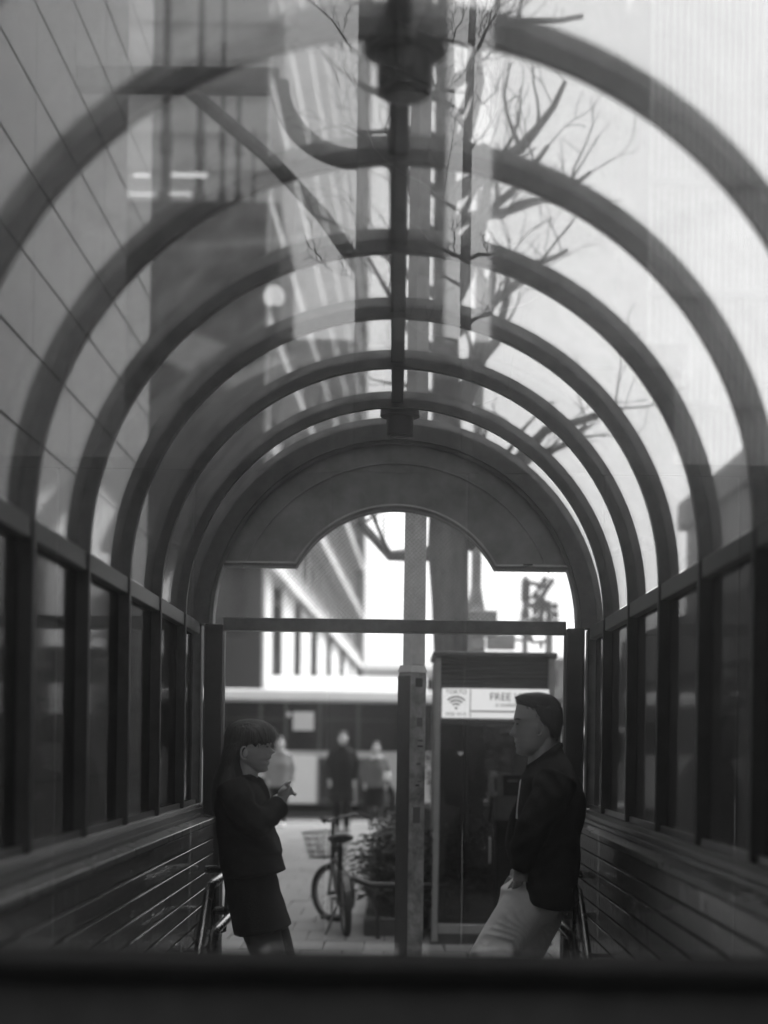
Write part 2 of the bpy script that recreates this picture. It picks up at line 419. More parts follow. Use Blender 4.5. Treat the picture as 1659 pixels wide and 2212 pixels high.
# far end: portal with arched panel, wired glass and transom
ring(.90, 1.008, GY, GY + .16).build('end_arch', 'frame', can, smooth=True)
ring(.885, .9, GY + .02, GY + .13).build('end_arch_lip', 'fascia', can, smooth=True)
for s in (-1, 1):
    MB().box(s * .834, s * .922, GY + .002, GY + .158, -.02, SPR - .002).build('portal_post', 'post', can, bevel=.006)
    MB().box(s * .944, s * 1.008, GY + .06, GY + .16, SILL, SPR - .002).build('portal_side_post', 'frame', can, bevel=.004)
    MB().box(s * .8305, s * .8335, GY + .05, GY + .075, .0, SPR - .05).build('door_track', 'frame', can)
MB().box(-.8335, .8335, GY + .03, GY + .13, 2.05, 2.112).build('transom', 'frame', can, bevel=.004)
poly = []
ZF = 2.365; RH = .551; HW = .485; ZC = ZF + .285 - RH
th0 = math.asin((ZF - ZC) / RH); n = 40
outer = [(-(.895) * math.cos(t), SPR + .895 * math.sin(t)) for t in np.linspace(math.asin((ZF - SPR) / .895), math.pi - math.asin((ZF - SPR) / .895), 61)]
a0 = math.atan2(ZF - ZC, HW)
inner = [(math.sqrt(HW ** 2 + (ZF - ZC) ** 2) * math.cos(t), ZC + math.sqrt(HW ** 2 + (ZF - ZC) ** 2) * math.sin(t)) for t in np.linspace(a0, math.pi - a0, 41)]
mb = MB()
# strip of quads between the outer arch and the lower outline
low = [(outer[-1][0], ZF)] + inner + [(outer[0][0], ZF)]
def resample(pl, m):
    pl = [Vector((a, b)) for a, b in pl]; L = [0]
    for i in range(1, len(pl)): L.append(L[-1] + (pl[i] - pl[i - 1]).length)
    res = []
    for t in np.linspace(0, L[-1], m):
        j = max(0, min(len(pl) - 2, int(np.searchsorted(L, t, 'right')) - 1)); f = (t - L[j]) / max(1e-9, L[j + 1] - L[j]); res.append(pl[j].lerp(pl[j + 1], min(1, f)))
    return res
def panel_between(A, B, y0, y1):
    mb = MB(); m = len(A); vs = []
    for a, b in zip(A, B): vs += [(a[0], y0, a[1]), (b[0], y0, b[1]), (b[0], y1, b[1]), (a[0], y1, a[1])]
    fs = []
    for i in range(m - 1):
        for k in range(4): fs.append((i * 4 + k, i * 4 + (k + 1) % 4, (i + 1) * 4 + (k + 1) % 4, (i + 1) * 4 + k))
    fs += [(3, 2, 1, 0), tuple((m - 1) * 4 + k for k in range(4))]
    return mb.add(vs, fs)
lowr = list(reversed(low))            # left to right like outer
# lower outline split so corners stay sharp: left flat, arc, right flat
nl = 12; flatL = [Vector((outer[0][0] + (-HW - outer[0][0]) * i / nl, ZF)) for i in range(nl)]
arc = [Vector((-HW, ZF))] + [Vector((x, z)) for x, z in reversed(inner)][1:-1] + [Vector((HW, ZF))]
flatR = [Vector((HW + (outer[-1][0] - HW) * (i + 1) / nl, ZF)) for i in range(nl)]
lowp = flatL + arc + flatR
A = resample(outer, len(lowp))
fp = panel_between(A, lowp, GY + .045, GY + .155).build('arched_panel', 'fascia', can, smooth=True)
lip = MB().tube([(v.x, GY + .038, v.y + .012) for v in lowp], .012, 6).build('panel_lip', 'fascia', fp, smooth=True)
ring(.79, .796, GY + .0405, GY + .046, R(20), R(160)).build('panel_seam', 'fascia', fp, smooth=True)
MB().box(.62, .665, GY + .02, GY + .03, ZF + .018, ZF + .024).build('panel_latch', 'steel', fp)
gl = [( -.88, 2.112), (.88, 2.112)]
glass_poly = [(-.88, 2.113), (.88, 2.113), (.86, 2.30), (.82, 2.40), (HW - .02, 2.40)] + [(x * 1.01, z + .01) for x, z in inner[2:-2]] + [(-HW + .02, 2.40), (-.82, 2.40), (-.86, 2.30)]
MB().prism(glass_poly, GY + .085, GY + .091).build('wired_pane', 'wired', can)

# rear end (nearest the viewer): parapet and glass pane behind which the viewer stands
MB().box(-.98, .98, 2.585, 2.593, 1.155, 2.55).build('rear_pane', 'rear', can)
ring(.0, .94, 2.585, 2.593, R(29), R(151), 40).build('rear_arch_pane', 'rear', can) if False else None
# rear pane built as one sheet following the arch
can_rear = [o for o in bpy.data.objects if o.name.startswith('rear_pane')][0]
poly = [(-.972, 1.165), (.972, 1.165), (.972, SPR)] + [(.972 * math.cos(t), SPR + .972 * math.sin(t)) for t in np.linspace(0, math.pi, 49)[1:-1]] + [(-.972, SPR)]
me = MB().prism(poly, 2.585, 2.593).mesh('rear_pane', off(can)); me.materials.append(M['rear']); can_rear.data = me
can.location.x += XL
# ================================================================== tiled stair walls
TW, TH = .0625, .07
tile_me = {}
def stair_wall(s, label):
    t = thing('tiled_stair_wall', label, 'wall', (s * .93, 5.0, 0), 'low tiled walls beside the stairs')
    MB().box(s * .864, s * 1.01, 2.62, GY + .15, -2.0, 1.12).build('core', 'grout', t)
    MB().prism([(s * .852, 1.118), (s * .852, 1.142), (s * .925, 1.160), (s * .925, 1.118)], 2.62, GY, 'y').build('ledge', 'cap', t, bevel=.002)
    MB().prism([(s * .926, 1.121), (s * .926, 1.175), (s * .936, 1.204), (s * 1.01, 1.204), (s * 1.01, 1.121)], 2.62, GY, 'y').build('window_sill', 'frame', t, bevel=.002)
    MB().box(s * .895, s * .905, 2.63, GY - .25, 1.156, 1.170).build('sill_track', 'alu', t)
    MB().box(s * .913, s * .921, 2.63, GY - .02, 1.158, 1.190).build('sill_track', 'alu', t)
    if s not in tile_me:
        me = MB().box(0, -s * .006, -TW / 2 + .0018, TW / 2 - .0018, -TH / 2 + .004, TH / 2 - .004).mesh('wall_tile', bevel=.0012); me.materials.append(M['tile']); tile_me[s] = me
    cells = []
    ny = int((GY - 2.66) / TW)
    for j in range(18):
        for i in range(ny):
            y = 2.66 + (i + .5) * TW; z = 1.116 - (j + .5) * TH
            # what the rear parapet lets the viewer see
            drop = (1.5 - z) * FPX / y; offx = .86 * FPX / y
            vis = drop < 455 and offx < 860
            cells.append((0 if vis else 1, -y if False else (y - 2.66) * .2 + j, y, z))
    cells.sort(); rest = MB()
    for k, (a, b, y, z) in enumerate(cells):
        if k < 300:
            link_mesh('wall_tile', tile_me[s], (s * .864, y, z), t, (0, random.uniform(-.006, .006), random.uniform(-.008, .008)))
        else:
            dx = random.uniform(-.0008, .0008)
            rest.box(s * .864, s * (.858 + dx), y - TW / 2 + .0018, y + TW / 2 - .0018, z - TH / 2 + .004, z + TH / 2 - .004)
    o = rest.build('wall_tiles', 'tile', t); o['kind'] = 'stuff'
    t.location.x += XL
    return t
stair_wall(-1, 'dark glazed tile wall with ledge on the left, behind the woman')
stair_wall(1, 'dark tile wall with ledge on the right, behind the man in pale trousers')
rp = thing('rear_parapet', 'dark blurred parapet across the bottom in front of the viewer', 'wall', (0, 2.55, 0))
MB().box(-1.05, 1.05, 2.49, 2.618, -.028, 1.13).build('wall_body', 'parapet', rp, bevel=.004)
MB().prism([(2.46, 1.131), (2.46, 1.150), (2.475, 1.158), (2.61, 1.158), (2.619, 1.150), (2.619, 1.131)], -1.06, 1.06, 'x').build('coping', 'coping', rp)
# stairs and landing
st = thing('stairs', 'stone stairs going down under the canopy', 'stairs', (0, 6.0, 0))
MB().box(-.855, .855, 6.0, GY + .2, -.028, -.002).build('landing', 'concrete', st)
for i in range(11):
    MB().box(-.855, .855, 5.7 - i * .3, 6.02 - i * .3, -2.0, -.165 * (i + 1)).build('step', 'concrete', st, bevel=.004)
# double handrails on both sides
def handrail(s, label):
    t = thing('handrail', label, 'handrail', (s * .72, 6.2, 0), 'double handrails along the stairs')
    sl = math.tan(R(34))
    for z, r, x in ((.93, .019, .735), (.745, .019, .715)):
        y0 = 6.28
        pts = [(s * x, 3.2, z - (y0 - 3.2) * sl), (s * x, y0 - .06, z - .06 * sl), (s * x, y0, z - .008), (s * x, y0 + .08, z), (s * x, 7.05, z)]
        rl = MB().tube(pts, r, 14).build('rail', 'steel', t, smooth=True)
        pts2 = [(s * x, 7.05, z), (s * (x + .03), 7.09, z), (s * .85, 7.10, z)]
        MB().tube(pts2, r, 14).build('rail_end', 'steel', rl, smooth=True)
    for y in (4.2, 5.4, 6.45, 6.95):
        zz = .70 - max(0, 6.28 - y) * sl
        b = MB().tube([(s * .857, y, zz - .05), (s * .80, y, zz - .05), (s * .745, y, zz - .03), (s * .735, y, zz + .21)], .008, 8).build('bracket', 'steel', t, smooth=True)
        MB().lathe((s * .8585, y, zz - .05), [(.03, -.004), (.03, .002)], 18, 'x').build('bracket_plate', 'steel', b)
    return t
handrail(-1, 'double steel handrail on the left beside the woman')
handrail(1, 'double steel handrail on the right behind the man')
# ================================================================== street furniture beyond the portal
# ---- lamp / utility pole just outside the portal
c = P(889, 1600, 9.0)
t = thing('street_pole', 'pale worn square pole standing just outside the portal', 'pole', (c.x, 9.0, 0))
rz = R(38)
def sqpole(x, y, z0, z1, a0, a1, rot, n=4):
    vs = []; k0 = [rot + math.pi / 4 + i * 2 * math.pi / n for i in range(n)]
    for z, a in ((z0, a0), (z1, a1)):
        vs += [(x + a * math.cos(q), y + a * math.sin(q), z) for q in k0]
    return MB().add(vs, [tuple(reversed(range(n))), tuple(range(n, 2 * n))] + [(i, (i + 1) % n, n + (i + 1) % n, n + i) for i in range(n)])
zc = P(889, 1442, 9).z
sqpole(c.x, 9, -.03, zc - .03, .083, .083, rz).build('wrapped_base', 'pole_worn', t, bevel=.006)
sqpole(c.x, 9, zc - .028, zc + .012, .086, .072, rz).build('collar', 'pole', t)
sqpole(c.x + .008, 9, zc + .013, 7.5, .066, .058, rz).build('shaft', 'pole', t, bevel=.004)
nl_ = Vector((math.cos(R(218)), math.sin(R(218)), 0))
MB().obox(Vector((c.x, 9, zc / 2 - .02)) + nl_ * .0602, (.112, .003, zc - .06), Matrix.Rotation(R(218 + 90), 3, 'Z')).build('shade_sheet', 'pole_shade', t)  # dark sheet painting the shade on the pole's left face
# strips of old stickers on the light face
for (py, w_, h_) in ((1475, .05, .05), (1600, .035, .012), (1612, .04, .01), (1650, .03, .012), (1688, .03, .008), (1696, .026, .01), (1715, .012, .007), (1560, .04, .05), (1760, .05, .09), (1830, .01, .01)):
    q = P(907, py, 9)
    nrm = Vector((math.sin(R(38)), -math.cos(R(38)), 0))
    m3 = Matrix.Rotation(R(38), 3, 'Z')
    ctr = Vector((c.x, 9, q.z)) + nrm * (.0595) + Vector((math.cos(R(38)), math.sin(R(38)), 0)) * random.uniform(-.005, .02)
    MB().obox(ctr, (w_, .002, h_), m3).build('sticker_scrap', 'print_mid' if random.random() < .4 else 'print', t)

# ---- telephone booth with the FREE Wi-Fi panel
D = 11.9
a = P(938, 1600, D); b = P(1196, 1600, D); x0, x1 = a.x, b.x; zt = P(1065, 1417, D).z
bt = thing('telephone_booth', 'dark glazed telephone booth with FREE Wi-Fi panel, behind the man', 'telephone booth', ((x0 + x1) / 2, D + .45, 0))
dep = .88
for (xx, yy) in ((x0, D), (x1 - .045, D), (x0, D + dep - .045), (x1 - .045, D + dep - .045)):
    MB().box(xx, xx + .045, yy, yy + .045, -.028, zt - .012).build('corner_post', 'booth_alu', bt, bevel=.004)
MB().box(x0 - .018, x1 + .018, D - .03, D + dep + .03, zt - .01, zt + .03).build('roof', 'booth_dark', bt, bevel=.006)
zl0, zl1 = P(1065, 1492, D).z, zt - .012
MB().box(x0 + .046, x1 - .046, D + .02, D + .04, zl0 - .02, zl1).build('header', 'booth_dark', bt)
for i in range(6):
    z = zl0 + .05 + (zl1 - zl0 - .05) * (i + .3) / 6
    MB().prism([(D + .019, z), (D - .004, z + .004), (D - .004, z + .012), (D + .019, z + .026)], x0 + .05, x1 - .05, 'x').build('louvre', 'booth_dark', bt)
zs0, zs1 = P(1065, 1552, D).z, P(1065, 1488, D).z; sx0, sx1 = P(955, 1500, D).x, P(1186, 1500, D).x
sg = MB().box(sx0, sx1, D - .012, D + .015, zs0, zs1).build('sign_panel', 'sign_glow', bt, bevel=.008, seg=2)
dx = P(1016, 1500, D).x
MB().box(dx - .003, dx + .003, D - .0145, D - .0125, zs0 + .006, zs1 - .006).build('divider', 'print', sg)
lx = (sx0 + dx) / 2; H = zs1 - zs0
text_part('lettering', 'TOKYO', .046, (lx, D - .0135, zs1 - H * .12), 'print', sg, .001)
text_part('lettering', 'FREE Wi-Fi', .034, (lx, D - .0135, zs0 + H * .13), 'print_mid', sg, .001)
def arcstrip(cx, cz, r0, r1, a0, a1, y0, y1, n=14):
    A = [(cx + r0 * math.cos(t_), cz + r0 * math.sin(t_)) for t_ in np.linspace(a0, a1, n)]; B = [(cx + r1 * math.cos(t_), cz + r1 * math.sin(t_)) for t_ in np.linspace(a0, a1, n)]
    return panel_between(A, B, y0, y1)
cz = zs0 + H * .33
for r in (.028, .054, .080):
    arcstrip(lx, cz, r, r + .012, R(42), R(138), D - .0145, D - .0122).build('signal_arc', 'print', sg)
MB().lathe((lx, D - .0135, cz), [(.0095, -.001), (.0095, .001)], 16, 'y').build('signal_dot', 'print', sg)
tx = P(1110, 1500, D).x
text_part('lettering', 'FREE Wi-Fi', .080, (tx, D - .0135, zs1 - H * .28), 'print', sg, .001)
text_part('lettering', 'is available here', .044, (tx, D - .0135, zs1 - H * .54), 'print_mid', sg, .001)
MB().box(dx + .006, sx1 - .01, D - .0145, D - .0125, zs0 + H * .21, zs0 + H * .255).build('rule', 'print', sg)
MB().box(x0 + .046, x1 - .046, D + .012, D + .034, zs0 - .05, zs0 - .014).build('header_rail', 'booth_dark', bt)
zk1 = P(1000, 2018, D).z; zk0 = P(1000, 1997, D).z
MB().box(x0 + .046, x1 - .046, D + .005, D + .04, zk1, zk0).build('kick_rail', 'booth_alu', bt, bevel=.003)
MB().box(x0 + .046, x1 - .046, D + .01, D + .035, .0, zk1 - .002).build('kick_panel', 'booth_dark', bt)
MB().box(x0 + .046, x1 - .046, D + .02, D + .026, zk0 + .001, zs0 - .052).build('front_pane', 'booth_glass', bt)
MB().box(x0 + .018, x0 + .024, D + .046, D + dep - .046, .12, zl0).build('side_pane', 'booth_glass', bt)
MB().box(x1 - .024, x1 - .018, D + .046, D + dep - .046, .12, zl0).build('side_pane', 'booth_glass', bt)
MB().box(x0 + .046, x1 - .046, D + dep - .03, D + dep - .024, .12, zl0).build('back_pane', 'booth_glass', bt)
MB().box(x0 - .01, x1 + .01, D, D + dep, -.0285, .02).build('floor_pan', 'booth_dark', bt)
hh = P(1072, 1800, D)
q = P(1086, 1850, D); MB().tube([(q.x - .1, D + .012, .62), (q.x - .1, D - .02, .63), (q.x - .1, D - .02, .80), (q.x - .1, D + .012, .81)], .007, 8).build('door_handle', 'booth_alu', bt, smooth=True)
q = P(995, 1628, D)
MB().prism([(q.x, q.z - .018), (q.x + .02, q.z + .004), (q.x + .012, q.z + .016), (q.x, q.z + .008), (q.x - .012, q.z + .016), (q.x - .02, q.z + .004)], D + .014, D + .019).build('heart_sticker', 'white', bt)
# payphone inside on its stand
Dp = D + .42
pc = P(1102, 1700, Dp)
ph = thing('payphone', 'grey public telephone with handset inside the booth', 'telephone', (pc.x, Dp, 0))
zp0, zp1 = P(1100, 1772, Dp).z, P(1100, 1672, Dp).z
MB().box(pc.x - .10, pc.x + .20, Dp - .02, Dp + .25, -.0 + .021, zp0 - .002).build('stand', 'black', ph, bevel=.008)
MB().prism([(Dp - .04, zp0), (Dp - .04, zp0 + .19), (Dp + .08, zp1), (Dp + .22, zp1), (Dp + .22, zp0)], pc.x - .11, pc.x + .17, 'x').build('phone_body', 'phone', ph, bevel=.008)
MB().prism([(Dp - .046, zp0 + .195), (Dp - .046, zp0 + .2), (Dp + .068, zp1 - .01), (Dp + .072, zp1 - .015)], pc.x - .055, pc.x + .16, 'x').build('key_panel', 'black', ph)
MB().box(pc.x + .02, pc.x + .05, Dp - .044, Dp - .038, zp0 + .06, zp0 + .11).build('coin_slot', 'black', ph)
MB().box(pc.x - .02, pc.x + .06, Dp + .03, Dp + .045, zp1 - .075, zp1 - .045).build('display', 'sign_white', ph)
MB().tube([(pc.x - .125, Dp - .05, zp0 + .20), (pc.x - .15, Dp - .07, zp0 + .23), (pc.x - .152, Dp - .02, zp0 + .34), (pc.x - .12, Dp + .04, zp1 - .01)], [.03, .024, .024, .032], 10).build('handset', 'white', ph, smooth=True)
cord = [(pc.x - .135 - .03 * math.sin(t_ * 3.1), Dp - .06, zp0 + .2 - .22 * math.sin(t_ * math.pi) + .02 * t_) for t_ in np.linspace(0, 1, 14)]
MB().tube(cord, .008, 6).build('cord', 'black', ph)
MB().box(pc.x + .03, pc.x + .14, Dp + .1, Dp + .17, zp1 + .002, zp1 + .2).build('directory_shelf', 'phone', ph, bevel=.004)

# ---- bicycle, rear towards the viewer, front wheel turned
def bicycle():
    t = thing('bicycle', 'small black bicycle with wire basket parked on the pavement', 'bicycle', (0, 0, 0))
    WR = .245
    def wheel(c, ang, name):
        m3 = Matrix.Rotation(ang, 3, 'Z')
        pts = [Vector(c) + m3 @ Vector((0, math.cos(a_) * (WR - .018), math.sin(a_) * (WR - .018))) for a_ in np.linspace(0, 2 * math.pi, 41)]
        wh = MB().tube(pts, .026, 10, False).build(name, 'rubber', t, smooth=True)
        pts2 = [Vector(c) + m3 @ Vector((0, math.cos(a_) * (WR - .045), math.sin(a_) * (WR - .045))) for a_ in np.linspace(0, 2 * math.pi, 41)]
        MB().tube(pts2, .011, 8, False).build('rim', 'alu', wh, smooth=True)
        mb = MB()
        for i in range(18):
            a_ = 2 * math.pi * i / 18
            mb.tube([Vector(c) + m3 @ Vector(((-1) ** i * .02, 0, 0)), Vector(c) + m3 @ Vector((0, math.cos(a_) * (WR - .05), math.sin(a_) * (WR - .05)))], .0014, 4)
        mb.build('spokes', 'alu', wh)
        MB().tube([Vector(c) + m3 @ Vector((-.05, 0, 0)), Vector(c) + m3 @ Vector((.05, 0, 0))], .018, 10).build('hub', 'black', wh, smooth=True)
        return wh
    rear = Vector((0, 0, WR)); st_a = R(40)
    front = Vector((0, .98, WR))
    wheel(rear, 0, 'rear_wheel'); wheel(front, st_a, 'front_wheel')
    bbx = Vector((0, .40, .26)); seat_top = Vector((0, .22, .70)); head_t = Vector((0, .80, .66)); head_b = Vector((0, .84, .52))
    f = MB(); f.tube([head_b, (0, .62, .36), bbx], .028, 10); f.tube([bbx, (0, .30, .5), seat_top], .022, 10); f.tube([(0, .29, .50), (0, .6, .56), head_b], .016, 10)
    f.tube([head_b, head_t], .02, 10)
    for s in (-1, 1):
        f.tube([bbx + Vector((s * .02, 0, 0)), (s * .055, .15, .25), rear + Vector((s * .055, 0, 0))], .009, 8)
        f.tube([(s * .015, .29, .52), (s * .055, .1, .42), rear + Vector((s * .055, 0, 0))], .008, 8)
    f.build('frame', 'black', t, smooth=True)
    m3 = Matrix.Rotation(st_a, 3, 'Z')
    fk = MB()
    for s in (-1, 1):
        fk.tube([head_b, front + m3 @ Vector((s * .05, -.06, .27)), front + m3 @ Vector((s * .05, 0, 0))], .010, 8)
    fk.tube([head_t, (0, .76, .86)], .013, 10)
    fk.build('fork', 'black', t, smooth=True)
    hb = Vector((0, .75, .86))
    bar = [hb + m3 @ Vector((x, y, z)) for x, y, z in ((-.27, -.17, .02), (-.2, -.06, .05), (-.1, .02, .03), (0, .04, 0), (.1, .02, .03), (.2, -.06, .05), (.27, -.17, .02))]
    hbo = MB().tube(bar, .011, 8).build('handlebar', 'steel', t, smooth=True)
    for i in (0, 6):
        j = 1 if i == 0 else 5
        MB().tube([bar[i], bar[i].lerp(bar[j], .75)], .017, 10).build('grip', 'rubber', hbo, smooth=True)
        MB().tube([bar[j] + Vector((0, .02, 0)), bar[i].lerp(bar[j], .2) + Vector((0, .045, -.01))], .005, 6).build('brake_lever', 'black', hbo)
    # basket
    bc = front + m3 @ Vector((0, .05, .40)); bk = MB()
    w0, w1, l0, l1, h = .12, .165, .10, .13, .22
    def bp(u, v, z): return bc + m3 @ Vector((u, v, z))
    def rim(f_, rr):
        a_, b_ = w0 + (w1 - w0) * f_, l0 + (l1 - l0) * f_; z = h * f_ - .1
        bk.tube([bp(-a_, -b_, z), bp(a_, -b_, z), bp(a_, b_, z), bp(-a_, b_, z), bp(-a_, -b_, z)], rr, 5)
    for f_ in (0, .25, .5, .75, 1): rim(f_, .0035 if f_ in (0, 1) else .002)
    for i in range(12):
        u = -1 + 2 * i / 11
        for s in (-1, 1):
            bk.tube([bp(u * w0, s * l0, -.1), bp(u * w1, s * l1, h - .1)], .002, 4); bk.tube([bp(s * w0, u * l0, -.1), bp(s * w1, u * l1, h - .1)], .002, 4)
        bk.tube([bp(u * w0, -l0, -.1), bp(u * w0, l0, -.1)], .002, 4)
    bko = bk.build('basket', 'black', t)
    MB().ell(bp(-.03, -l0 - .03, .0), (.025, .02, .06)).build('lock', 'black', bko, smooth=True)
    # saddle
    sd_ = MB()
    sd_.loft([((0, .13, .775), (0, .40, .785), .02), ], 12) if False else None
    vs = []
    sd_.tube([(0, .10, .757), (0, .14, .762), (0, .22, .765), (0, .30, .762), (0, .38, .758)], [.075, .105, .085, .045, .025], 14)
    so_ = sd_.build('saddle', 'rubber', t, smooth=True)
    for v in so_.data.vertices: v.co.z = .755 + (v.co.z - .755) * .36
    MB().tube([seat_top - Vector((0, -.02, .05)), (0, .2, .75)], .013, 8).build('seat_post', 'steel', t, smooth=True)
    # mudguards, crank, pedals, stand, reflector, chain guard
    pts = [rear + Vector((0, math.cos(a_) * (WR + .02), math.sin(a_) * (WR + .02))) for a_ in np.linspace(R(20), R(185), 20)]
    mg = MB()
    for i in range(19):
        a_, b_ = pts[i], pts[i + 1]; mg.add([a_ + Vector((-.026, 0, 0)), a_ + Vector((.026, 0, 0)), b_ + Vector((.026, 0, 0)), b_ + Vector((-.026, 0, 0)),
                a_ * 1 + Vector((-.024, 0, .003)), a_ + Vector((.024, 0, .003)), b_ + Vector((.024, 0, .003)), b_ + Vector((-.024, 0, .003))],
               [(0, 1, 2, 3), (7, 6, 5, 4), (0, 4, 5, 1), (3, 2, 6, 7), (0, 3, 7, 4), (1, 5, 6, 2)])
    mg.build('mudguard', 'black', t)
    MB().box(-.02, .02, -.275, -.262, .33, .38).build('reflector', 'lens', t, bevel=.003)
    cr_ = MB().tube([bbx + Vector((-.06, 0, 0)), bbx + Vector((.06, 0, 0))], .02, 10)
    cr_.tube([bbx + Vector((-.07, 0, 0)), bbx + Vector((-.075, -.06, -.14))], .009, 6); cr_.tube([bbx + Vector((.07, 0, 0)), bbx + Vector((.075, .06, .14))], .009, 6)
    co_ = cr_.build('crank', 'alu', t)
    MB().box(-.17, -.08, .295, .385, .105, .13).build('pedal', 'rubber', co_, bevel=.004); MB().box(.08, .17, .415, .505, .385, .41).build('pedal', 'rubber', co_, bevel=.004)
    MB().lathe(bbx + Vector((.045, 0, 0)), [(.085, -.002), (.085, .002)], 24, 'x').build('chainring', 'black', t)
    MB().prism([(-.03, .27), (.10, .31), (.46, .34), (.5, .26), (.44, .19), (.1, .20), (-.03, .225)], .05, .058, 'x').build('chain_guard', 'black', t)
    MB().tube([(-.06, .06, .23), (-.17, .0, .0)], .008, 6).build('kickstand', 'steel', t)
    return t
bi = bicycle()
rc = P(748, 2020, 12.4); fc = P(722, 1990, 13.35)
bi.location = (rc.x, 12.4, -.002); bi.rotation_euler = (0, R(-3), math.atan2(-(fc.x - rc.x), .95))

# ---- hedge planter beside the pole, with a rail
hx0 = P(786, 2000, 12.4).x
pl = thing('planter', 'low stone planter with soil holding the hedge shrubs', 'planter', (hx0 + .8, 14.0, 0))
for nm, a_ in (('planter_kerb', (hx0, hx0 + .1, 12.35, 18.0)), ('planter_kerb', (hx0 + .1, 2.2, 12.35, 12.45)), ('planter_kerb', (hx0 + .1, 2.2, 17.9, 18.0)), ('planter_kerb', (2.2, 2.3, 12.35, 18.0))):
    # the booth stands in front of the kerb line
    if a_[1] == 2.2 and a_[2] == 12.35: a_ = (hx0 + .1, x0 - .05, 12.35, 12.45)
    MB().box(*a_, -.0285, .14).build(nm, 'asphalt', pl, bevel=.01)
MB().box(hx0 + .1, 2.2, 12.85, 17.9, -.0285, .10).build('soil', 'soil', pl)
def shrub(c, rx, ry, h, n, label, lm='leaf'):
    t = thing('shrub', label, 'shrub', c, 'leafy shrubs in the planter')
    st_ = MB()
    for i in range(9):
        a_ = random.uniform(0, 6.28); r_ = random.uniform(.2, .8)
        st_.tube([Vector(c), Vector(c) + Vector((math.cos(a_) * rx * r_ * .5, math.sin(a_) * ry * r_ * .5, h * .5)), Vector(c) + Vector((math.cos(a_) * rx * r_, math.sin(a_) * ry * r_, h * random.uniform(.75, .98)))], [.01, .007, .003], 5)
    st_.build('stems', 'twig', t)
    lf = MB()
    for i in range(n):
        while True:
            p = Vector((random.uniform(-1, 1), random.uniform(-1, 1), random.uniform(-1, 1)))
            if .25 < p.length < 1: break
        k = 1 + .22 * math.sin(p.x * 7 + c[0] * 9) * math.sin(p.y * 6 + c[1]) + .1 * math.sin(p.z * 11)
        q = Vector(c) + Vector((p.x * rx * k, p.y * ry * k, h * .52 + p.z * h * .48 * k))
        if q.z < .1: continue
        L = random.uniform(.022, .05); W_ = L * .55
        e = Matrix.Rotation(random.uniform(0, 6.28), 3, 'Z') @ Matrix.Rotation(random.uniform(-.9, .9), 3, 'X') @ Matrix.Rotation(random.uniform(-.6, .6), 3, 'Y')
        lf.add([q + e @ Vector(v) for v in ((-L, 0, 0), (0, -W_ / 1.6, .006), (L, 0, -.004), (0, W_ / 1.6, .006))], [(0, 1, 2), (0, 2, 3)])
    o = lf.build('foliage', lm, t); o['kind'] = 'stuff'
    return t
sh = [((hx0 + .40, 12.9, .06), .50, .52, .80, 5200, 'leafy shrub at the near corner of the planter, behind the bicycle rail'),
      ((hx0 + .48, 13.9, .1), .54, .6, .86, 4200, 'taller leafy shrub just behind the near corner shrub'),
      ((hx0 + .52, 15.0, .1), .46, .6, .80, 1300, 'leafy shrub halfway along the left edge of the planter'),
      ((hx0 + .55, 16.3, .1), .5, .7, .85, 1200, 'leafy shrub at the far left end of the planter'),
      ((.62, 13.2, .1), .38, .42, .62, 1300, 'low shrub seen through the booth glass beside the tree trunk'),
      ((1.15, 13.3, .1), .38, .42, .75, 1300, 'shrub seen through the booth below the telephone'),
      ((1.6, 14.6, .1), .5, .6, .8, 900, 'shrub behind the booth at its right'),
      ((.75, 15.2, .1), .5, .6, .8, 900, 'shrub behind the tree trunk')]
sh += [((.75, 17.0, .1), .42, .4, 2.0, 3600, 'tall dark evergreen shrub behind the booth at its left', 'evergreen'),
       ((1.25, 17.2, .1), .42, .4, 2.1, 3600, 'tall dark evergreen shrub behind the middle of the booth', 'evergreen'),
       ((1.62, 16.9, .1), .36, .4, 1.95, 3200, 'tall dark evergreen shrub behind the booth at its right', 'evergreen')]
for s_ in sh: shrub(*s_)
r0 = P(772, 1908, 12.2); r1 = P(900, 1908, 12.2)
rk = thing('bike_rail', 'dark tubular rail with curved leg beside the bicycle', 'railing', (r0.x + .2, 12.2, 0))
MB().tube([(r0.x - .02, 12.2, r0.z + .03), (r0.x + .1, 12.2, r0.z - .01), (r1.x + .25, 12.2, r0.z - .01)], .024, 12).build('top_tube', 'black', rk, smooth=True)
MB().tube([(r0.x + .06, 12.2, r0.z - .02), (r0.x + .13, 12.2, r0.z - .12), (r0.x + .16, 12.2, r0.z - .25), (r0.x + .165, 12.2, -.03)], .02, 10).build('leg', 'black', rk, smooth=True)
MB().tube([(r1.x + .2, 12.2, r0.z - .02), (r1.x + .2, 12.2, -.03)], .02, 10).build('leg', 'black', rk, smooth=True)
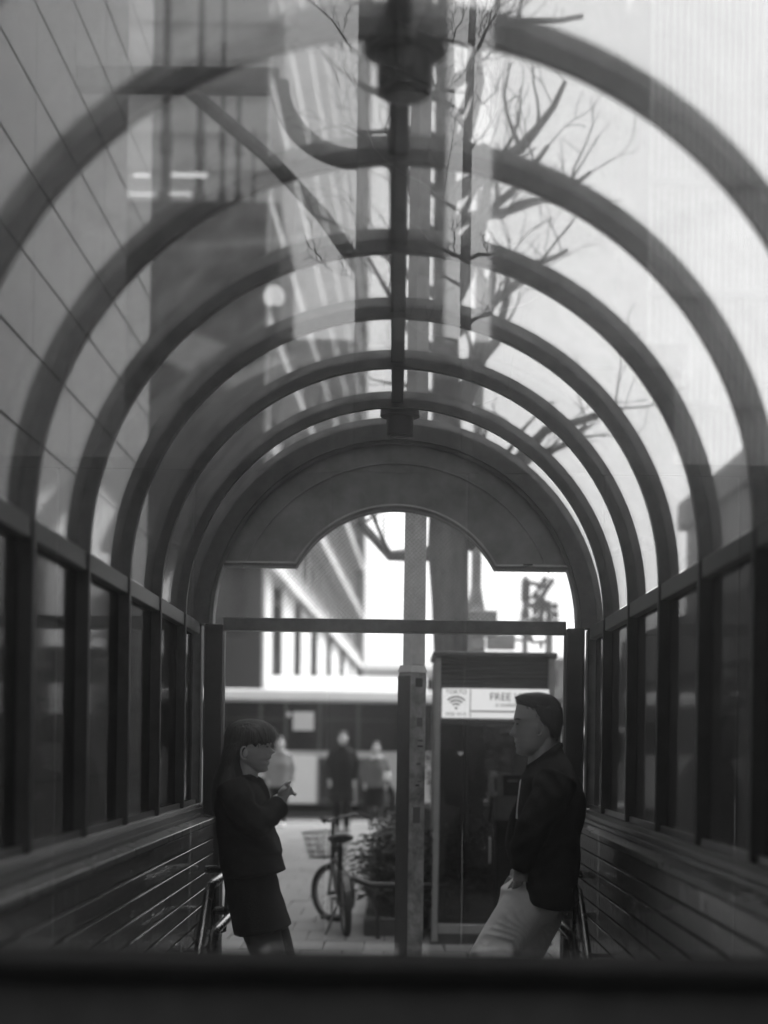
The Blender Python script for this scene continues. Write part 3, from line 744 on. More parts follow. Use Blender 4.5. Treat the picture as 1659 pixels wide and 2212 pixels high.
# ================================================================== trees
tmin = .0034; dens = .74
def grow(mb, tw, p, d, L, r, depth, seg=6, trop=.10, wig=.36):
    pts = [Vector(p)]; d = Vector(d).normalized(); rad = [r]
    for i in range(seg):
        d = (d + Vector((random.gauss(0, wig), random.gauss(0, wig), random.gauss(0, wig) + trop)) * .6).normalized()
        pts.append(pts[-1] + d * L / seg); rad.append(r * (1 - .72 * ((i + 1) / seg) ** .8) * random.uniform(.88, 1.2))
    (mb if r > .009 else tw).tube(pts, [max(x, .0016 if tmin is None else tmin) for x in rad], 7 if r > .02 else 4)
    if depth > 0:
        for i in range(1, seg + 1):
            for _ in range(1 if random.random() < dens else 0):
                nd = (d + Vector((random.uniform(-1, 1), random.uniform(-1, 1), random.uniform(-.4, .9)))).normalized()
                grow(mb, tw, pts[i], nd, L * random.uniform(.3, .6), rad[i] * random.uniform(.32, .5), depth - 1, 5, trop, wig)
def bare_tree(name, label, base, trunk_pts, trunk_r, limbs, twig_depth=2):
    t = thing(name, label, 'tree', base, 'bare trees')
    tr = MB().tube(trunk_pts, trunk_r, 14)
    to = tr.build('trunk', 'bark', t, smooth=True)
    tw = MB()
    for (p, d, L, r) in limbs:
        mb = MB(); grow(mb, tw, p, d, L, r, twig_depth)
        mb.build('limb', 'bark', t, smooth=True)
    o = tw.build('twigs', 'twig', t); o['kind'] = 'stuff'
    return t
Dt = 14.0
def T(px, py): return P(px, py, Dt)
b = T(978, 1960)
tp = [(b.x, Dt, .0), (b.x, Dt, .15), (T(977, 1800).x, Dt, T(977, 1800).z), (T(975, 1500).x, Dt, T(975, 1500).z), (T(972, 1300).x, Dt, T(972, 1300).z), (T(968, 1180).x, Dt, T(968, 1180).z),
      (T(965, 1000).x, Dt, T(965, 1000).z), (T(962, 700).x, Dt, T(962, 700).z), (T(962, 300).x, Dt, T(962, 300).z), (T(962, -150).x, Dt, T(962, -150).z)]
tr = [.20, .17, .145, .145, .165, .185, .14, .115, .095, .06]
lb = []
for (px, py, ux, uz, uy, L, r) in ((945, 1195, -1, .25, .1, 1.1, .055), (1000, 1180, 1, 1.2, .1, 1.6, .07), (985, 900, 1, .75, -.2, 1.2, .07), (985, 800, 1, 1.1, .3, 1.3, .05), (980, 650, 1, .7, .1, 1.2, .06),
                                (980, 560, 1, .9, -.3, 1.1, .05), (978, 420, 1, .8, .2, 1.2, .06), (976, 330, 1, .9, -.1, 1.1, .05), (975, 180, 1, 1.1, .2, 1.1, .05), (974, 60, 1, .6, .1, 1.0, .05),
                                (945, 760, -1, .9, .2, .9, .035), (946, 520, -1, .8, -.2, .9, .035), (948, 300, -1, .7, .2, .9, .035), (950, 100, -1, .9, -.2, .8, .03), (960, 620, .1, .8, -1, 1.0, .04), (960, 350, .1, .8, -1, 1.0, .04), (948, 860, -1, .6, .3, 1.0, .04), (948, 640, -1, .5, -.3, 1.1, .04), (949, 420, -1, .5, .3, 1.1, .04), (950, 210, -1, .45, -.2, 1.1, .04), (985, 1000, 1, .8, .3, 1.1, .05), (982, 720, 1, .5, -.4, 1.2, .045), (980, 480, 1, .5, .4, 1.2, .045)):
    p = T(px, py); lb.append((p, (ux, uy, uz), L * 1.2, r * 1.35))
bare_tree('plane_tree', 'bare tree with thick trunk behind the telephone booth', (b.x, Dt, 0), tp, tr, lb, 2)
# young bare tree behind the viewer, seen mirrored in the rear pane
MY = 2 * 2.585                       # mirror plane doubled
def V(px, py, Dv):
    """real place of a thing that appears mirrored at (px, py) with optical distance Dv"""
    q = P(px, py, Dv); return Vector((q.x, MY - Dv, q.z))
tmin = .0014; dens = 1.0
b = V(1015, 2000, 7.6); tpp = [(b.x, b.y, -.03), (b.x, b.y, .8)] + [tuple(V(px, py, 7.6)) for px, py in ((1012, 1300), (1008, 900), (1005, 600), (1010, 300), (1020, 60), (1030, -150))]
lb = []
for (px, py, ux, uz, uy, L, r) in ((1010, 560, -.9, .35, -.1, .45, .011), (1010, 560, .8, .5, .1, .35, .011), (1008, 740, -1, .4, .1, .7, .011), (1006, 700, .8, .5, .1, .4, .011), (1010, 330, .6, .9, .1, .4, .011), (1012, 250, -.7, .5, -.1, .5, .011),
                                (1010, 130, .3, 1, 0, .4, .011), (1015, 100, -.8, .35, .1, .55, .011), (1003, 620, -1, .5, .1, .6, .011), (1008, 880, .8, .4, .1, .5, .011), (1004, 460, -1, .3, 0, .8, .011), (1012, 200, -1, .15, .1, 1.0, .011)):
    lb.append((V(px, py, 7.6), (ux, uy, uz), L, r))
bare_tree('young_tree', 'slim bare tree mirrored in the glass, with twigs over the arches', (b.x, b.y, 0), tpp, [.04, .036, .032, .03, .026, .022, .018, .012], lb, 3)

# ================================================================== poles and signals on the right beyond the booth
c = P(1024, 1600, 17.0)
t = thing('signal_control_pole', 'grey pole with wide lower casing rising behind the booth', 'pole', (c.x, 17, 0))
MB().tube([(c.x, 17, .1), (c.x, 17, P(0, 1290, 17).z - .1)], .105, 16).build('casing', 'pole', t, smooth=True)
MB().tube([(c.x, 17, P(0, 1290, 17).z - .098), (c.x, 17, P(0, 1255, 17).z), (c.x, 17, 7.5)], [.104, .055, .05], 14).build('shaft', 'pole', t, smooth=True)
z = P(0, 1340, 17).z; MB().box(c.x - .12, c.x + .22, 16.82, 16.885, z - .12, z + .16).build('cabinet', 'pole', t, bevel=.01)
q = P(1034, 1388, 16.8); MB().lathe((q.x, 16.87, q.z), [(.07, -.02), (.075, 0), (.05, .02)], 18, 'y').build('dial', 'white', t, smooth=True)
D = 21.0
c = P(1131, 1600, D)
t = thing('traffic_signal', 'traffic signal pole with two arms and signal heads against the sky', 'traffic light', (c.x, D, 0))
MB().tube([(c.x, D, -.14 + .11), (c.x, D, P(0, 1232, D).z)], .04, 12).build('pole', 'pole', t, smooth=True)
def head(ax, py, side, tilt):
    q = P(ax, py, D); m3 = Matrix.Rotation(tilt, 3, 'Y')
    o = MB().obox(q, (.07, .16, .36), m3).build('signal_head', 'booth_alu', t, bevel=.015, seg=2)
    for k in (-1, 0, 1):
        cc = q + m3 @ Vector((side * .05, 0, k * .11)); d = m3 @ Vector((side, 0, 0))
        MB().tube([cc, cc + d * .07], [.05, .047], 14).build('visor', 'booth_alu', o, smooth=True)
    MB().tube([(c.x, D, q.z + .12), q + Vector((0, 0, .06))], .03, 8).build('arm', 'pole', t, smooth=True)
    MB().tube([(c.x, D, q.z - .12), q - Vector((0, 0, .06))], .02, 8).build('arm', 'pole', t, smooth=True)
head(1178, 1276, -1, R(32)); head(1170, 1322, -1, R(8)); head(1186, 1328, 1, R(-4))
for py in (1262, 1325):
    z = P(0, py, D).z; MB().lathe((c.x, D, z), [(.05, -.14), (.06, -.12), (.06, .12), (.05, .14)], 12).build('clamp', 'booth_alu', t, smooth=True)
zz = P(0, 1378, D).z; xa, xb = P(1049, 1380, D).x, P(1112, 1380, D).x
MB().box(xa, xb, D - .12, D - .06, zz - .08, zz + .14).build('name_board', 'pole', t, bevel=.03, seg=3)
MB().tube([(xb - .02, D - .09, zz + .06), (c.x, D, zz + .06)], .02, 8).build('arm', 'pole', t)
c2 = P(1183, 1600, 19.0)
t = thing('sign_post', 'thin dark post with bracket right of the telephone booth roof', 'post', (c2.x, 19, 0))
MB().tube([(c2.x, 19, -.03), (c2.x, 19, P(0, 1325, 19).z)], .045, 12).build('shaft', 'pole', t, smooth=True)
for (a_, b_) in (((1183, 1385), (1150, 1388)), ((1150, 1388), (1128, 1366)), ((1183, 1362), (1160, 1360)), ((1150, 1388), (1144, 1362)), ((1170, 1385), (1168, 1402))):
    q0, q1 = P(*a_, 19), P(*b_, 19); MB().tube([q0, q1], .022, 6).build('bracket', 'pole', t)
q = P(1146, 1366, 19); MB().box(q.x - .14, q.x + .02, 18.9, 19.0, q.z - .04, q.z + .16).build('plate', 'pole', t, bevel=.02)

# ================================================================== the bus
D = 35.0
bx0, bx1 = P(300, 1600, D).x, P(935, 1600, D).x
zr = P(700, 1489, D).z; zb = P(700, 1737, D).z; zw1 = P(700, 1517, D).z; zw0 = P(700, 1622, D).z
t = thing('bus', 'white roofed city bus stopped on the road behind the pedestrians', 'bus', ((bx0 + bx1) / 2, D + 1.2, -.134))
W_ = 2.4
MB().prism([(D + .02, zw1), (D + .0, zw1 + .06), (D + .06, zr - .05), (D + .2, zr), (D + W_ - .2, zr), (D + W_ - .06, zr - .05), (D + W_, zw1)], bx0, bx1, 'x').build('roof', 'bus_white', t)
MB().prism([(D + .3, zr + .001), (D + 1.0, zr + .34), (D + W_ - .4, zr + .36), (D + W_ - .35, zr + .001)], P(568, 1460, D).x, bx1 - .15, 'x').build('air_conditioner', 'bus_white', t)
MB().box(bx0, bx1, D + .04, D + W_, zw0, zw1 - .002).build('window_band', 'dark_glass', t)
MB().box(bx0, bx1, D + .03, D + W_, zb, zw0 - .002).build('lower_body', 'bus_grey', t)
for px0, px1 in ((478, 560), (566, 612), (622, 686), (694, 770), (778, 850)):
    xa, xb = P(px0, 1560, D).x, P(px1, 1560, D).x
    wn = MB().box(xa, xb, D + .028, D + .039, zw0 + .08, zw1 - .07).build('window', 'dark_glass', t)
    MB().box(xa, xb, D + .02, D + .0275, zw1 - .40, zw1 - .375).build('window_bar', 'booth_dark', wn)
for px in (563, 617, 690, 774):
    x = P(px, 1560, D).x; MB().box(x - .04, x + .04, D + .018, D + .039, zw0, zw1 - .02).build('pillar', 'booth_dark', t)
xa, xb = P(618, 1650, D).x, P(683, 1650, D).x
MB().box(xa, xb, D + .005, D + .029, P(0, 1727, D).z, P(0, 1624, D).z).build('white_panel', 'bus_panel', t, bevel=.01)
for px in (688, 770):
    xa, xb = P(px, 1650, D).x, P(px + 38, 1650, D).x
    dr = MB().box(xa, xb, D + .012, D + .029, P(0, 1727, D).z, P(0, 1628, D).z).build('door_leaf', 'booth_dark', t)
    MB().box(xa + .06, xb - .06, D + .006, D + .0115, P(0, 1715, D).z, P(0, 1640, D).z).build('door_pane', 'dark_glass', dr)
xa, xb = P(633, 1550, D).x, P(678, 1550, D).x
MB().box(xa, xb, D + .012, D + .0275, P(0, 1569, D).z, P(0, 1529, D).z).build('window_notice', 'sign_white', t)
xa = P(622, 1550, D).x; MB().box(xa - .03, xa + .06, D + .012, D + .0275, P(0, 1540, D).z, P(0, 1530, D).z).build('window_notice', 'sign_white', t)
for px in (560, 815):
    cx_ = P(px, 1700, D).x
    wh = MB().lathe((cx_, D + .16, .30), [(.43, -.14), (.45, -.1), (.45, .1), (.43, .14)], 28, 'y').build('wheel', 'rubber', t, smooth=True)
    MB().lathe((cx_, D + .01, .30), [(.26, -.01), (.24, .012)], 24, 'y').build('rim', 'alu', wh, smooth=True)
MB().box(bx0, bx1, D + .5, D + 2, -.05, zb - .002).build('underbody', 'black', t)
# parked van at the right behind the booth
D = 33.0
xa = P(1150, 1600, D).x; xb = xa + 4.4
t = thing('parked_van', 'pale van standing on the road right of the booth', 'van', (xa + 2, D + .9, -.134))
MB().prism([(xa, .35), (xa, 1.0), (xa + .5, 1.15), (xa + .95, 1.9), (xb, 1.95), (xb, .35)], D, D + 1.7, 'y').build('body', 'bus_white', t, bevel=.06, seg=2)
MB().prism([(xa + .72, 1.2), (xa + 1.05, 1.75), (xa + 1.9, 1.78), (xa + 1.9, 1.2)], D - .012, D - .004, 'y').build('window', 'dark_glass', t)
MB().box(xa + 2.0, xb - .3, D - .012, D - .004, 1.2, 1.75).build('window', 'dark_glass', t)
for x in (xa + .8, xb - .8):
    wh = MB().lathe((x, D + .1, .19), [(.31, -.1), (.32, -.08), (.32, .08), (.31, .1)], 24, 'y').build('wheel', 'rubber', t, smooth=True)
    MB().lathe((x, D - .01, .19), [(.19, -.01), (.18, .01)], 20, 'y').build('rim', 'alu', wh, smooth=True)

# ================================================================== pedestrians in the distance (facing the viewer)
def pedestrian(px, pfeet, label, h, coat, legs, hair, collar=None, coat_len=.52, bag=False, shoes='shoe', skirt=False, turn=0):
    d = FPX * CAMZ / (pfeet - 1610 - (px - 855) * SR)
    g = P(px, pfeet, d); X, Y = g.x, d
    t = thing('person', label, 'person', (X, Y, 0))
    s = h / 1.7
    def q(x, y, z): return (X + x * s, Y + y * s, z * s)
    body = MB()
    body.ell(q(0, 0, 1.585), (.078 * s, .095 * s, .115 * s)); body.ell(q(0, -.085, 1.57), (.014 * s, .02 * s, .025 * s), 8, 6)
    body.ell(q(0, -.03, 1.53), (.055 * s, .06 * s, .06 * s))
    body.tube([q(0, .01, 1.54), q(0, .01, 1.38)], .05 * s); body.tube([q(0, .01, 1.42), q(0, .01, 1.3), q(0, 0, .95)], [.06 * s, .10 * s, .12 * s], 12)
    for sd_ in (-1, 1):
        body.ell(q(sd_ * .08, .01, 1.58), (.012 * s, .02 * s, .03 * s), 8, 6)
        body.tube([q(sd_ * .15, 0, 1.38), q(sd_ * .24, .01, 1.12), q(sd_ * .22, -.06, .9), q(sd_ * .21, -.08, .82)], [.05 * s, .042 * s, .03 * s, .035 * s], 10)
        for k in range(4): body.tube([q(sd_ * .21 + (k - 1.5) * .014, -.08, .83), q(sd_ * .21 + (k - 1.5) * .016, -.095, .74)], .009 * s, 6)
        body.tube([q(sd_ * .19, -.1, .82), q(sd_ * .18, -.13, .78)], .01 * s, 6)
        fy = -.12 * sd_ * .6
        body.tube([q(sd_ * .085, 0, .95), q(sd_ * .085, fy * .6, .5), q(sd_ * .08, fy, .08)], [.085 * s, .06 * s, .042 * s], 10)
    remeshed('body', body, .014, 2, 'skin', t)
    hm = MB(); hm.ell(q(0, .018, 1.615), (.088 * s, .098 * s, .115 * s))
    if hair == 'long': hm.tube([q(0, .05, 1.6), q(0, .07, 1.45), q(0, .075, 1.28)], [.085 * s, .095 * s, .06 * s], 12)
    if hair == 'tuft': hm.ell(q(.06, .0, 1.70), (.03 * s, .03 * s, .03 * s))
    remeshed('hair', hm, .014, 1, 'hair', t)
    c = MB()
    c.loft([((X, Y - .075 * s, 1.475 * s), (X, Y + .08 * s, 1.49 * s), .075 * s), ((X, Y - .10 * s, 1.435 * s), (X, Y + .10 * s, 1.45 * s), .11 * s), ((X, Y - .10 * s, 1.36 * s), (X, Y + .12 * s, 1.38 * s), .2 * s), ((X, Y - .14 * s, 1.2 * s), (X, Y + .14 * s, 1.2 * s), .215 * s),
            ((X, Y - .14 * s, 1.0 * s), (X, Y + .14 * s, 1.0 * s), .20 * s), ((X, Y - .16 * s, coat_len * s), (X, Y + .16 * s, coat_len * s), .22 * s)], 28, lat=(1, 0, 0))
    for sd_ in (-1, 1):
        c.tube([q(sd_ * .16, 0, 1.38), q(sd_ * .255, .01, 1.12), q(sd_ * .235, -.06, .88)], [.07 * s, .065 * s, .055 * s], 12)
    remeshed('coat', c, .016, 2, coat, t)
    lg = MB()
    for sd_ in (-1, 1):
        fy = -.12 * sd_ * .6
        lg.tube([q(sd_ * .085, 0, 1.0), q(sd_ * .085, fy * .6, .5), q(sd_ * .08, fy, .07)], [.105 * s, .078 * s, .06 * s], 12)
        o = MB().ell(q(sd_ * .08, fy - .05, .045), (.045 * s, .12 * s, .043 * s)).build('shoe', shoes, t, smooth=True)
    if not skirt: remeshed('trousers', lg, .016, 2, legs, t)
    else:
        k = MB().loft([((X, Y - .10 * s, 1.0 * s), (X, Y + .10 * s, 1.0 * s), .15 * s), ((X, Y - .13 * s, .8 * s), (X, Y + .13 * s, .8 * s), .19 * s), ((X, Y - .2 * s, .42 * s), (X, Y + .2 * s, .42 * s), .27 * s)], 28, lat=(1, 0, 0)); k.build('skirt', legs, t, smooth=True)
        lg2 = MB()
        for sd_ in (-1, 1):
            fy = -.12 * sd_ * .6; lg2.tube([q(sd_ * .085, fy * .6, .52), q(sd_ * .08, fy, .06)], [.062 * s, .046 * s], 12)
        remeshed('tights', lg2, .012, 1, 'tights', t)
    if collar:
        for sd_ in (-1, 1):
            MB().ell(q(sd_ * .06, -.112, 1.40), (.06 * s, .016 * s, .04 * s), rot=Matrix.Rotation(sd_ * R(20), 3, 'Y')).build('collar', 'shirt', t, smooth=True)
    if bag:
        bg_ = MB().box(X + .16 * s, X + .30 * s, Y - .2 * s, Y - .12 * s, .95 * s, 1.1 * s).build('bag', 'white', t, bevel=.02, seg=2)
    return t
pedestrian(738, 1795, 'person in long dark coat facing the street entrance, left of the shrubs', 1.72, 'jacket', 'jacket', 'tuft', coat_len=.48)
pedestrian(810, 1788, 'person in grey coat with big white collar and black skirt', 1.55, 'coat_grey', 'skirt', 'short', collar=True, coat_len=.80, skirt=True, bag=True)
pedestrian(603, 1785, 'person in pale top half hidden behind the woman\'s face', 1.62, 'cream', 'jacket', 'long', coat_len=.75, shoes='white')

# ================================================================== buildings across the road
# colonnaded block receding on the left: white bands, columns, dark glazing
bd = thing('banded_building', 'tall office block with white floor bands and columns across the road', 'building', (-5, 42, 0))
ang = math.atan2(75, FPX)            # the facade runs slightly to the right
F0 = Vector((-4.4, 42.0, 0)); fd = Vector((math.sin(ang), math.cos(ang), 0)); LEN = 72.0
def fpt(s_, z, dep=0.0): return F0 + fd * s_ + Vector((fd.y, -fd.x, 0)) * dep + Vector((0, 0, z))
def fbox(s0, s1, z0, z1, d0, d1):
    vs = []
    for z in (z0, z1):
        vs += [fpt(s0, z, d0), fpt(s1, z, d0), fpt(s1, z, d1), fpt(s0, z, d1)]
    return MB().add(vs, [(3, 2, 1, 0), (4, 5, 6, 7), (0, 1, 5, 4), (1, 2, 6, 5), (2, 3, 7, 6), (3, 0, 4, 7)])
fbox(0, LEN, 0, 60, -14, -.9).build('core', 'tower_dark', bd)
lv = [8.0 + 3.5 * k for k in range(15)]
for z in lv:
    fb = fbox(-.2, LEN, z - 1.0, z - .62, -.9, .35).build('floor_band', 'white_conc', bd)
    fbox(-.2, LEN, z - .619, z + .1, -.9, .1).build('spandrel', 'wall_mid', fb)
def s_at(px):
    k = (px - 855) / FPX; return (-4.4 - 42 * k) / (k - fd.x / fd.y)
for c0, c1 in ((553, 581), (604, 629), (645, 666), (681, 700), (711, 729), (739, 752), (757, 766)):
    fbox(s_at(c0), s_at(c1), 0, 6.99, -.02, .05).build('column', 'white_conc', bd)
for z in lv[:4]:
    s_ = 1.5
    while s_ < LEN:
        fbox(s_, s_ + .35, z + .101, z + 2.499, -.4, -.25).build('mullion', 'white_conc', bd); s_ += 4.6
fbox(LEN + .001, LEN + 1.2, 0, 60, -14, .4).build('end_pier', 'wall_mid', bd)
fbox(-1.0, -.201, 0, 60, -14, -.3).build('gable', 'wall_dark', bd)
q0, q1 = P(150, 1600, 39.5).x, P(553, 1600, 39.5).x
def plain_tower():
    t = block('plain_tower', 'plain grey tower behind the bus, left of the banded block', q0, q1, 40.7, 41.7, 58, 'tower_plain', 17, 4, 'wall_dark', '-y', .3)
    return t
# building further along the street on the far right and skyline in the haze
def block(name, label, x0, x1, y0, y1, h, m, floors=8, bays_=6, wm='dark_glass', face='-y', wfrac=.6):
    t = thing(name, label, 'building', ((x0 + x1) / 2, (y0 + y1) / 2, 0))
    MB().box(x0, x1, y0, y1, 0, h).build('wall', m, t)
    MB().box(x0 - .15, x1 + .15, y0 - .15, y1 + .15, h + .001, h + .5).build('roof_edge', m, t)
    fh = h / floors
    L = (x1 - x0) if face in ('-y', '+y') else (y1 - y0)
    bw_ = L / bays_
    for f in range(floors):
        for k in range(bays_):
            a_, b_ = k * bw_ + bw_ * (1 - wfrac) / 2, (k + 1) * bw_ - bw_ * (1 - wfrac) / 2
            z0, z1 = f * fh + fh * .3, f * fh + fh * .82
            if face == '-y': mb = MB().box(x0 + a_, x0 + b_, y0 - .06, y0 - .005, z0, z1)
            elif face == '+y': mb = MB().box(x0 + a_, x0 + b_, y1 + .005, y1 + .06, z0, z1)
            elif face == '+x': mb = MB().box(x1 + .005, x1 + .06, y0 + a_, y0 + b_, z0, z1)
            else: mb = MB().box(x0 - .06, x0 - .005, y0 + a_, y0 + b_, z0, z1)
            mb.build('window', wm, t)
    return t
plain_tower()
block('shade_block', 'added unseen tall block on the right that shades the pavement', 14, 40, -16, 29, 42, 'wall_mid', 12, 9, 'dark_glass', '-x')  # added out of view to keep the sun off pavement and entrance
block('far_block', 'pale low block at the end of the street beyond the bus', -3, 8, 150, 160, 8.4, 'wall_light', 3, 6)
block('far_block', 'grey low block far beyond the traffic signal', 12, 34, 140, 152, 9, 'wall_mid', 3, 8)
# tiled building along the left side of the entrance (also mirrored in the glass)
BX = -2.55; PH, PW = .60, 1.27
def clad(name, label, y0, y1, m, count):
    tb = thing(name, label, 'building', (-4, (y0 + y1) / 2, 0))
    MB().box(BX - 12, BX - .03, y0, y1, -.03, 34).build('wall_core', 'panel_back', tb)
    pm = MB().box(-.025, 0, -PW / 2 + .008, PW / 2 - .008, -PH / 2 + .011, PH / 2 - .011).mesh('facade_panel', bevel=.004); pm.materials.append(M[m])
    cells = []
    for j in range(56):
        for i in range(int(round((y1 - y0) / PW))):
            y = y0 + (i + .5) * PW; z = .0 + (j + .5) * PH
            dv = y if y > 5 else (MY - y)
            u = BX / dv * FPX; v = (z - 1.5) / dv * FPX
            vis = (-880 < u) and v < 1640 and v > 0 and (y > 6 or y < -3)
            cells.append((0 if vis else 1, dv, y, z))
    cells.sort(); rest = MB()
    for k, (a_, dv, y, z) in enumerate(cells):
        if k < count: link_mesh('facade_panel', pm, (BX - .004, y, z), tb, (0, random.uniform(-.002, .002), random.uniform(-.002, .002)))
        else: rest.box(BX - .029, BX - .004, y - PW / 2 + .008, y + PW / 2 - .008, z - PH / 2 + .011, z + PH / 2 - .011)
    o = rest.build('facade_panels', m, tb); o['kind'] = 'stuff'
clad('panelled_building', 'tall building clad in large pale grey panels close along the left', .76, 16.0, 'panel', 280)
clad('darkened_rear_wall', 'rear stretch of the panelled wall, toned darker, mirrored at the upper left with slanting joints', -9.4, .75, 'panel_dimmed', 200)  # same wall continued behind the viewer, panels darkened to dim its reflection
# low pale building along the right side
block('side_building', 'low pale building close along the right of the entrance', 2.6, 9, 2.0, 17.0, 2.15, 'white_conc', 1, 5, 'dark_glass', '-x', .35)

block('kerbside_kiosk', 'pale two storey building near the kerb on the far right', 5.4, 13, 23.5, 29.5, 5.6, 'white_conc', 2, 4, 'dark_glass', '-y', .5)
# ================================================================== what stands behind the viewer (mirrored in the rear pane)
yb = lambda Dv: MY - Dv
def mx(px, Dv): return (px - 855) * Dv / FPX
def mz(py, Dv): return CAMZ + (1610 - py) * Dv / FPX
# dark block carrying masts, with a light slab behind it
Dv = 42
t = thing('mast_building', 'dark block with roof masts mirrored at the upper left', 'building', (mx(420, Dv), yb(Dv) - 3, 0), 'buildings mirrored in the glass')
MB().box(mx(150, Dv), mx(590, Dv), yb(Dv) - 6, yb(Dv), 0, mz(440, Dv)).build('wall', 'wall_dark', t)
for i in range(7):
    z = mz(440, Dv) - 1.0 - i * 1.9
    for k in range(4):
        xa = mx(265, Dv) + k * 1.0; MB().box(xa, xa + .75, yb(Dv) + .005, yb(Dv) + .06, z - 1.1, z).build('window', 'dark_glass', t)
for (px, wpx, py1) in ((330, 20, -80), (405, 17, -60), (455, 11, -90), (490, 11, 110), (524, 6, 250)):
    r_ = wpx * Dv / FPX / 2; x = mx(px, Dv)
    ms = MB().tube([(x, yb(Dv) - 1, mz(440, Dv)), (x, yb(Dv) - 1, mz(420, Dv)), (x, yb(Dv) - 1, mz(280, Dv)), (x, yb(Dv) - 1, mz(py1, Dv))], [r_ * 1.2, r_ * 1.1, r_, r_ * .75], 12).build('mast', 'frame_dark', t, smooth=True)
    MB().lathe((x, yb(Dv) - 1, mz(415, Dv)), [(r_ * 1.7, -.2), (r_ * 1.7, .25)], 12).build('mast_base', 'frame_dark', ms)
    MB().lathe((x, yb(Dv) - 1, mz(285, Dv)), [(r_ * 1.45, -.3), (r_ * 1.45, .3)], 12).build('mast_joint', 'frame_dark', ms)
for (pa, pb, pya, pyb) in ((274, 310, 386, 393), (356, 432, 383, 392), (262, 320, 428, 432), (352, 400, 426, 431)):
    MB().box(mx(pa, Dv), mx(pb, Dv), yb(Dv) + .1, yb(Dv) + .16, mz(pyb, Dv), mz(pya, Dv)).build('strip_light', 'tube', t)
Dg = 20.0; q = V(592, 640, Dg)
t = thing('globe_lamp', 'lit globe street lamp mirrored as a bright spot among the arches', 'lamp', (q.x, q.y, 0))
MB().tube([(q.x, q.y, -.03), (q.x, q.y, .6), (q.x, q.y, q.z - .16)], [.09, .06, .04], 12).build('post', 'frame_dark', t, smooth=True)
MB().lathe((q.x, q.y, q.z - .16), [(.05, -.04), (.09, 0), (.06, .03)], 16).build('collar', 'frame_dark', t, smooth=True)
MB().ell(q, (.14, .14, .14), 20, 12).build('globe', 'globe', t, smooth=True)
block('slab_building', 'light slab building mirrored behind the masts', mx(60, 75), mx(596, 75), yb(75) - 8, yb(75), mz(-400, 75), 'wall_light', 26, 3, 'white_conc', '+y', .86)
# gantry with curved bracket and brace
Dv = 9.6
t = thing('overhead_gantry', 'dark post with curved bracket and slanting brace mirrored above the arches', 'gantry', (mx(797, Dv), yb(Dv), 0))
gx = mx(797, Dv); gw = 84 * Dv / FPX / 2
MB().box(gx - gw, gx + gw, yb(Dv) - .1, yb(Dv) + .1, -.03, mz(-60, Dv)).build('post', 'frame_dark', t, bevel=.01)
zb0, zb1 = mz(203, Dv), mz(156, Dv)
MB().box(mx(150, Dv), mx(585, Dv), yb(Dv) - .06, yb(Dv) + .06, zb0, zb1).build('beam', 'frame_dark', t, bevel=.006)
cx0, cz0 = mx(585, Dv), mz(180, Dv); ex, ez = mx(760, Dv), mz(345, Dv)
pts = [(cx0 + (ex - cx0) * math.sin(a_), yb(Dv), cz0 - (cz0 - ez) * (1 - math.cos(a_))) for a_ in np.linspace(0, math.pi / 2, 14)]
pts = [(cx0 + (ex - cx0) * (1 - math.cos(a_)), yb(Dv), cz0 - (cz0 - ez) * math.sin(a_)) for a_ in np.linspace(0, math.pi / 2, 14)]
MB().tube(pts, .062, 10).build('curved_bracket', 'frame_dark', t, smooth=True)
MB().tube([(mx(385, Dv), yb(Dv), mz(195, Dv)), (mx(560, Dv), yb(Dv), mz(340, Dv)), (mx(680, Dv), yb(Dv), mz(465, Dv)), (mx(770, Dv), yb(Dv), mz(590, Dv))], .045, 8).build('brace', 'frame_dark', t, smooth=True)
# dark towers and a louvred block
block('dark_tower', 'narrow dark tower mirrored beside the ridge beam', mx(830, 85), mx(948, 85), yb(85) - 10, yb(85), 62, 'tower_dark', 20, 2, 'dark_glass', '+y')
block('dark_tower', 'wide dark tower mirrored right of the ridge', mx(1068, 90), mx(1335, 90), yb(90) - 10, yb(90), 64, 'tower_dark', 20, 4, 'dark_glass', '+y')
Dv = 55
t = thing('louvred_building', 'building with close vertical louvres mirrored at the right edge', 'building', (mx(1700, Dv), yb(Dv) - 4, 0), 'buildings mirrored in the glass')
lx0, lx1 = mx(1388, Dv), mx(1990, Dv); ztop = mz(-150, Dv)
MB().box(lx0, lx1, yb(Dv) - 8, yb(Dv), 0, ztop).build('wall', 'wall_dark', t)
x = lx0
while x < lx1:
    MB().box(x, x + .09, yb(Dv) + .001, yb(Dv) + .25, mz(1060, Dv), ztop).build('louvre', 'louvre', t); x += .24
for py in (400, 640, 880, 1100):
    MB().box(lx0, lx1, yb(Dv) + .251, yb(Dv) + .32, mz(py, Dv), mz(py, Dv) + .25).build('band', 'wall_mid', t)
block('shop_row', 'dark row of shops mirrored low in the glass', -16, 5.6, yb(32) - 5, yb(32), 9.2, 'wall_dark', 2, 9, 'frame_dark', '+y', .7)
# unseen dark screen added right behind the viewer to darken the low reflection
t = thing('reflection_screen', 'added dark board screen behind the viewer that darkens the low reflection', 'screen', (0, -1.75, 0))
for i in range(-9, 10):
    MB().box(i * .6 - .295, i * .6 + .295, -1.79, -1.75 + .004 * (i % 2), -.029, 2.7).build('reflection_screen_board', 'wall_dark', t, bevel=.004)
MB().box(-5.7, 5.7, -1.81, -1.735, 2.701, 2.75).build('reflection_screen_rail', 'wall_dark', t)
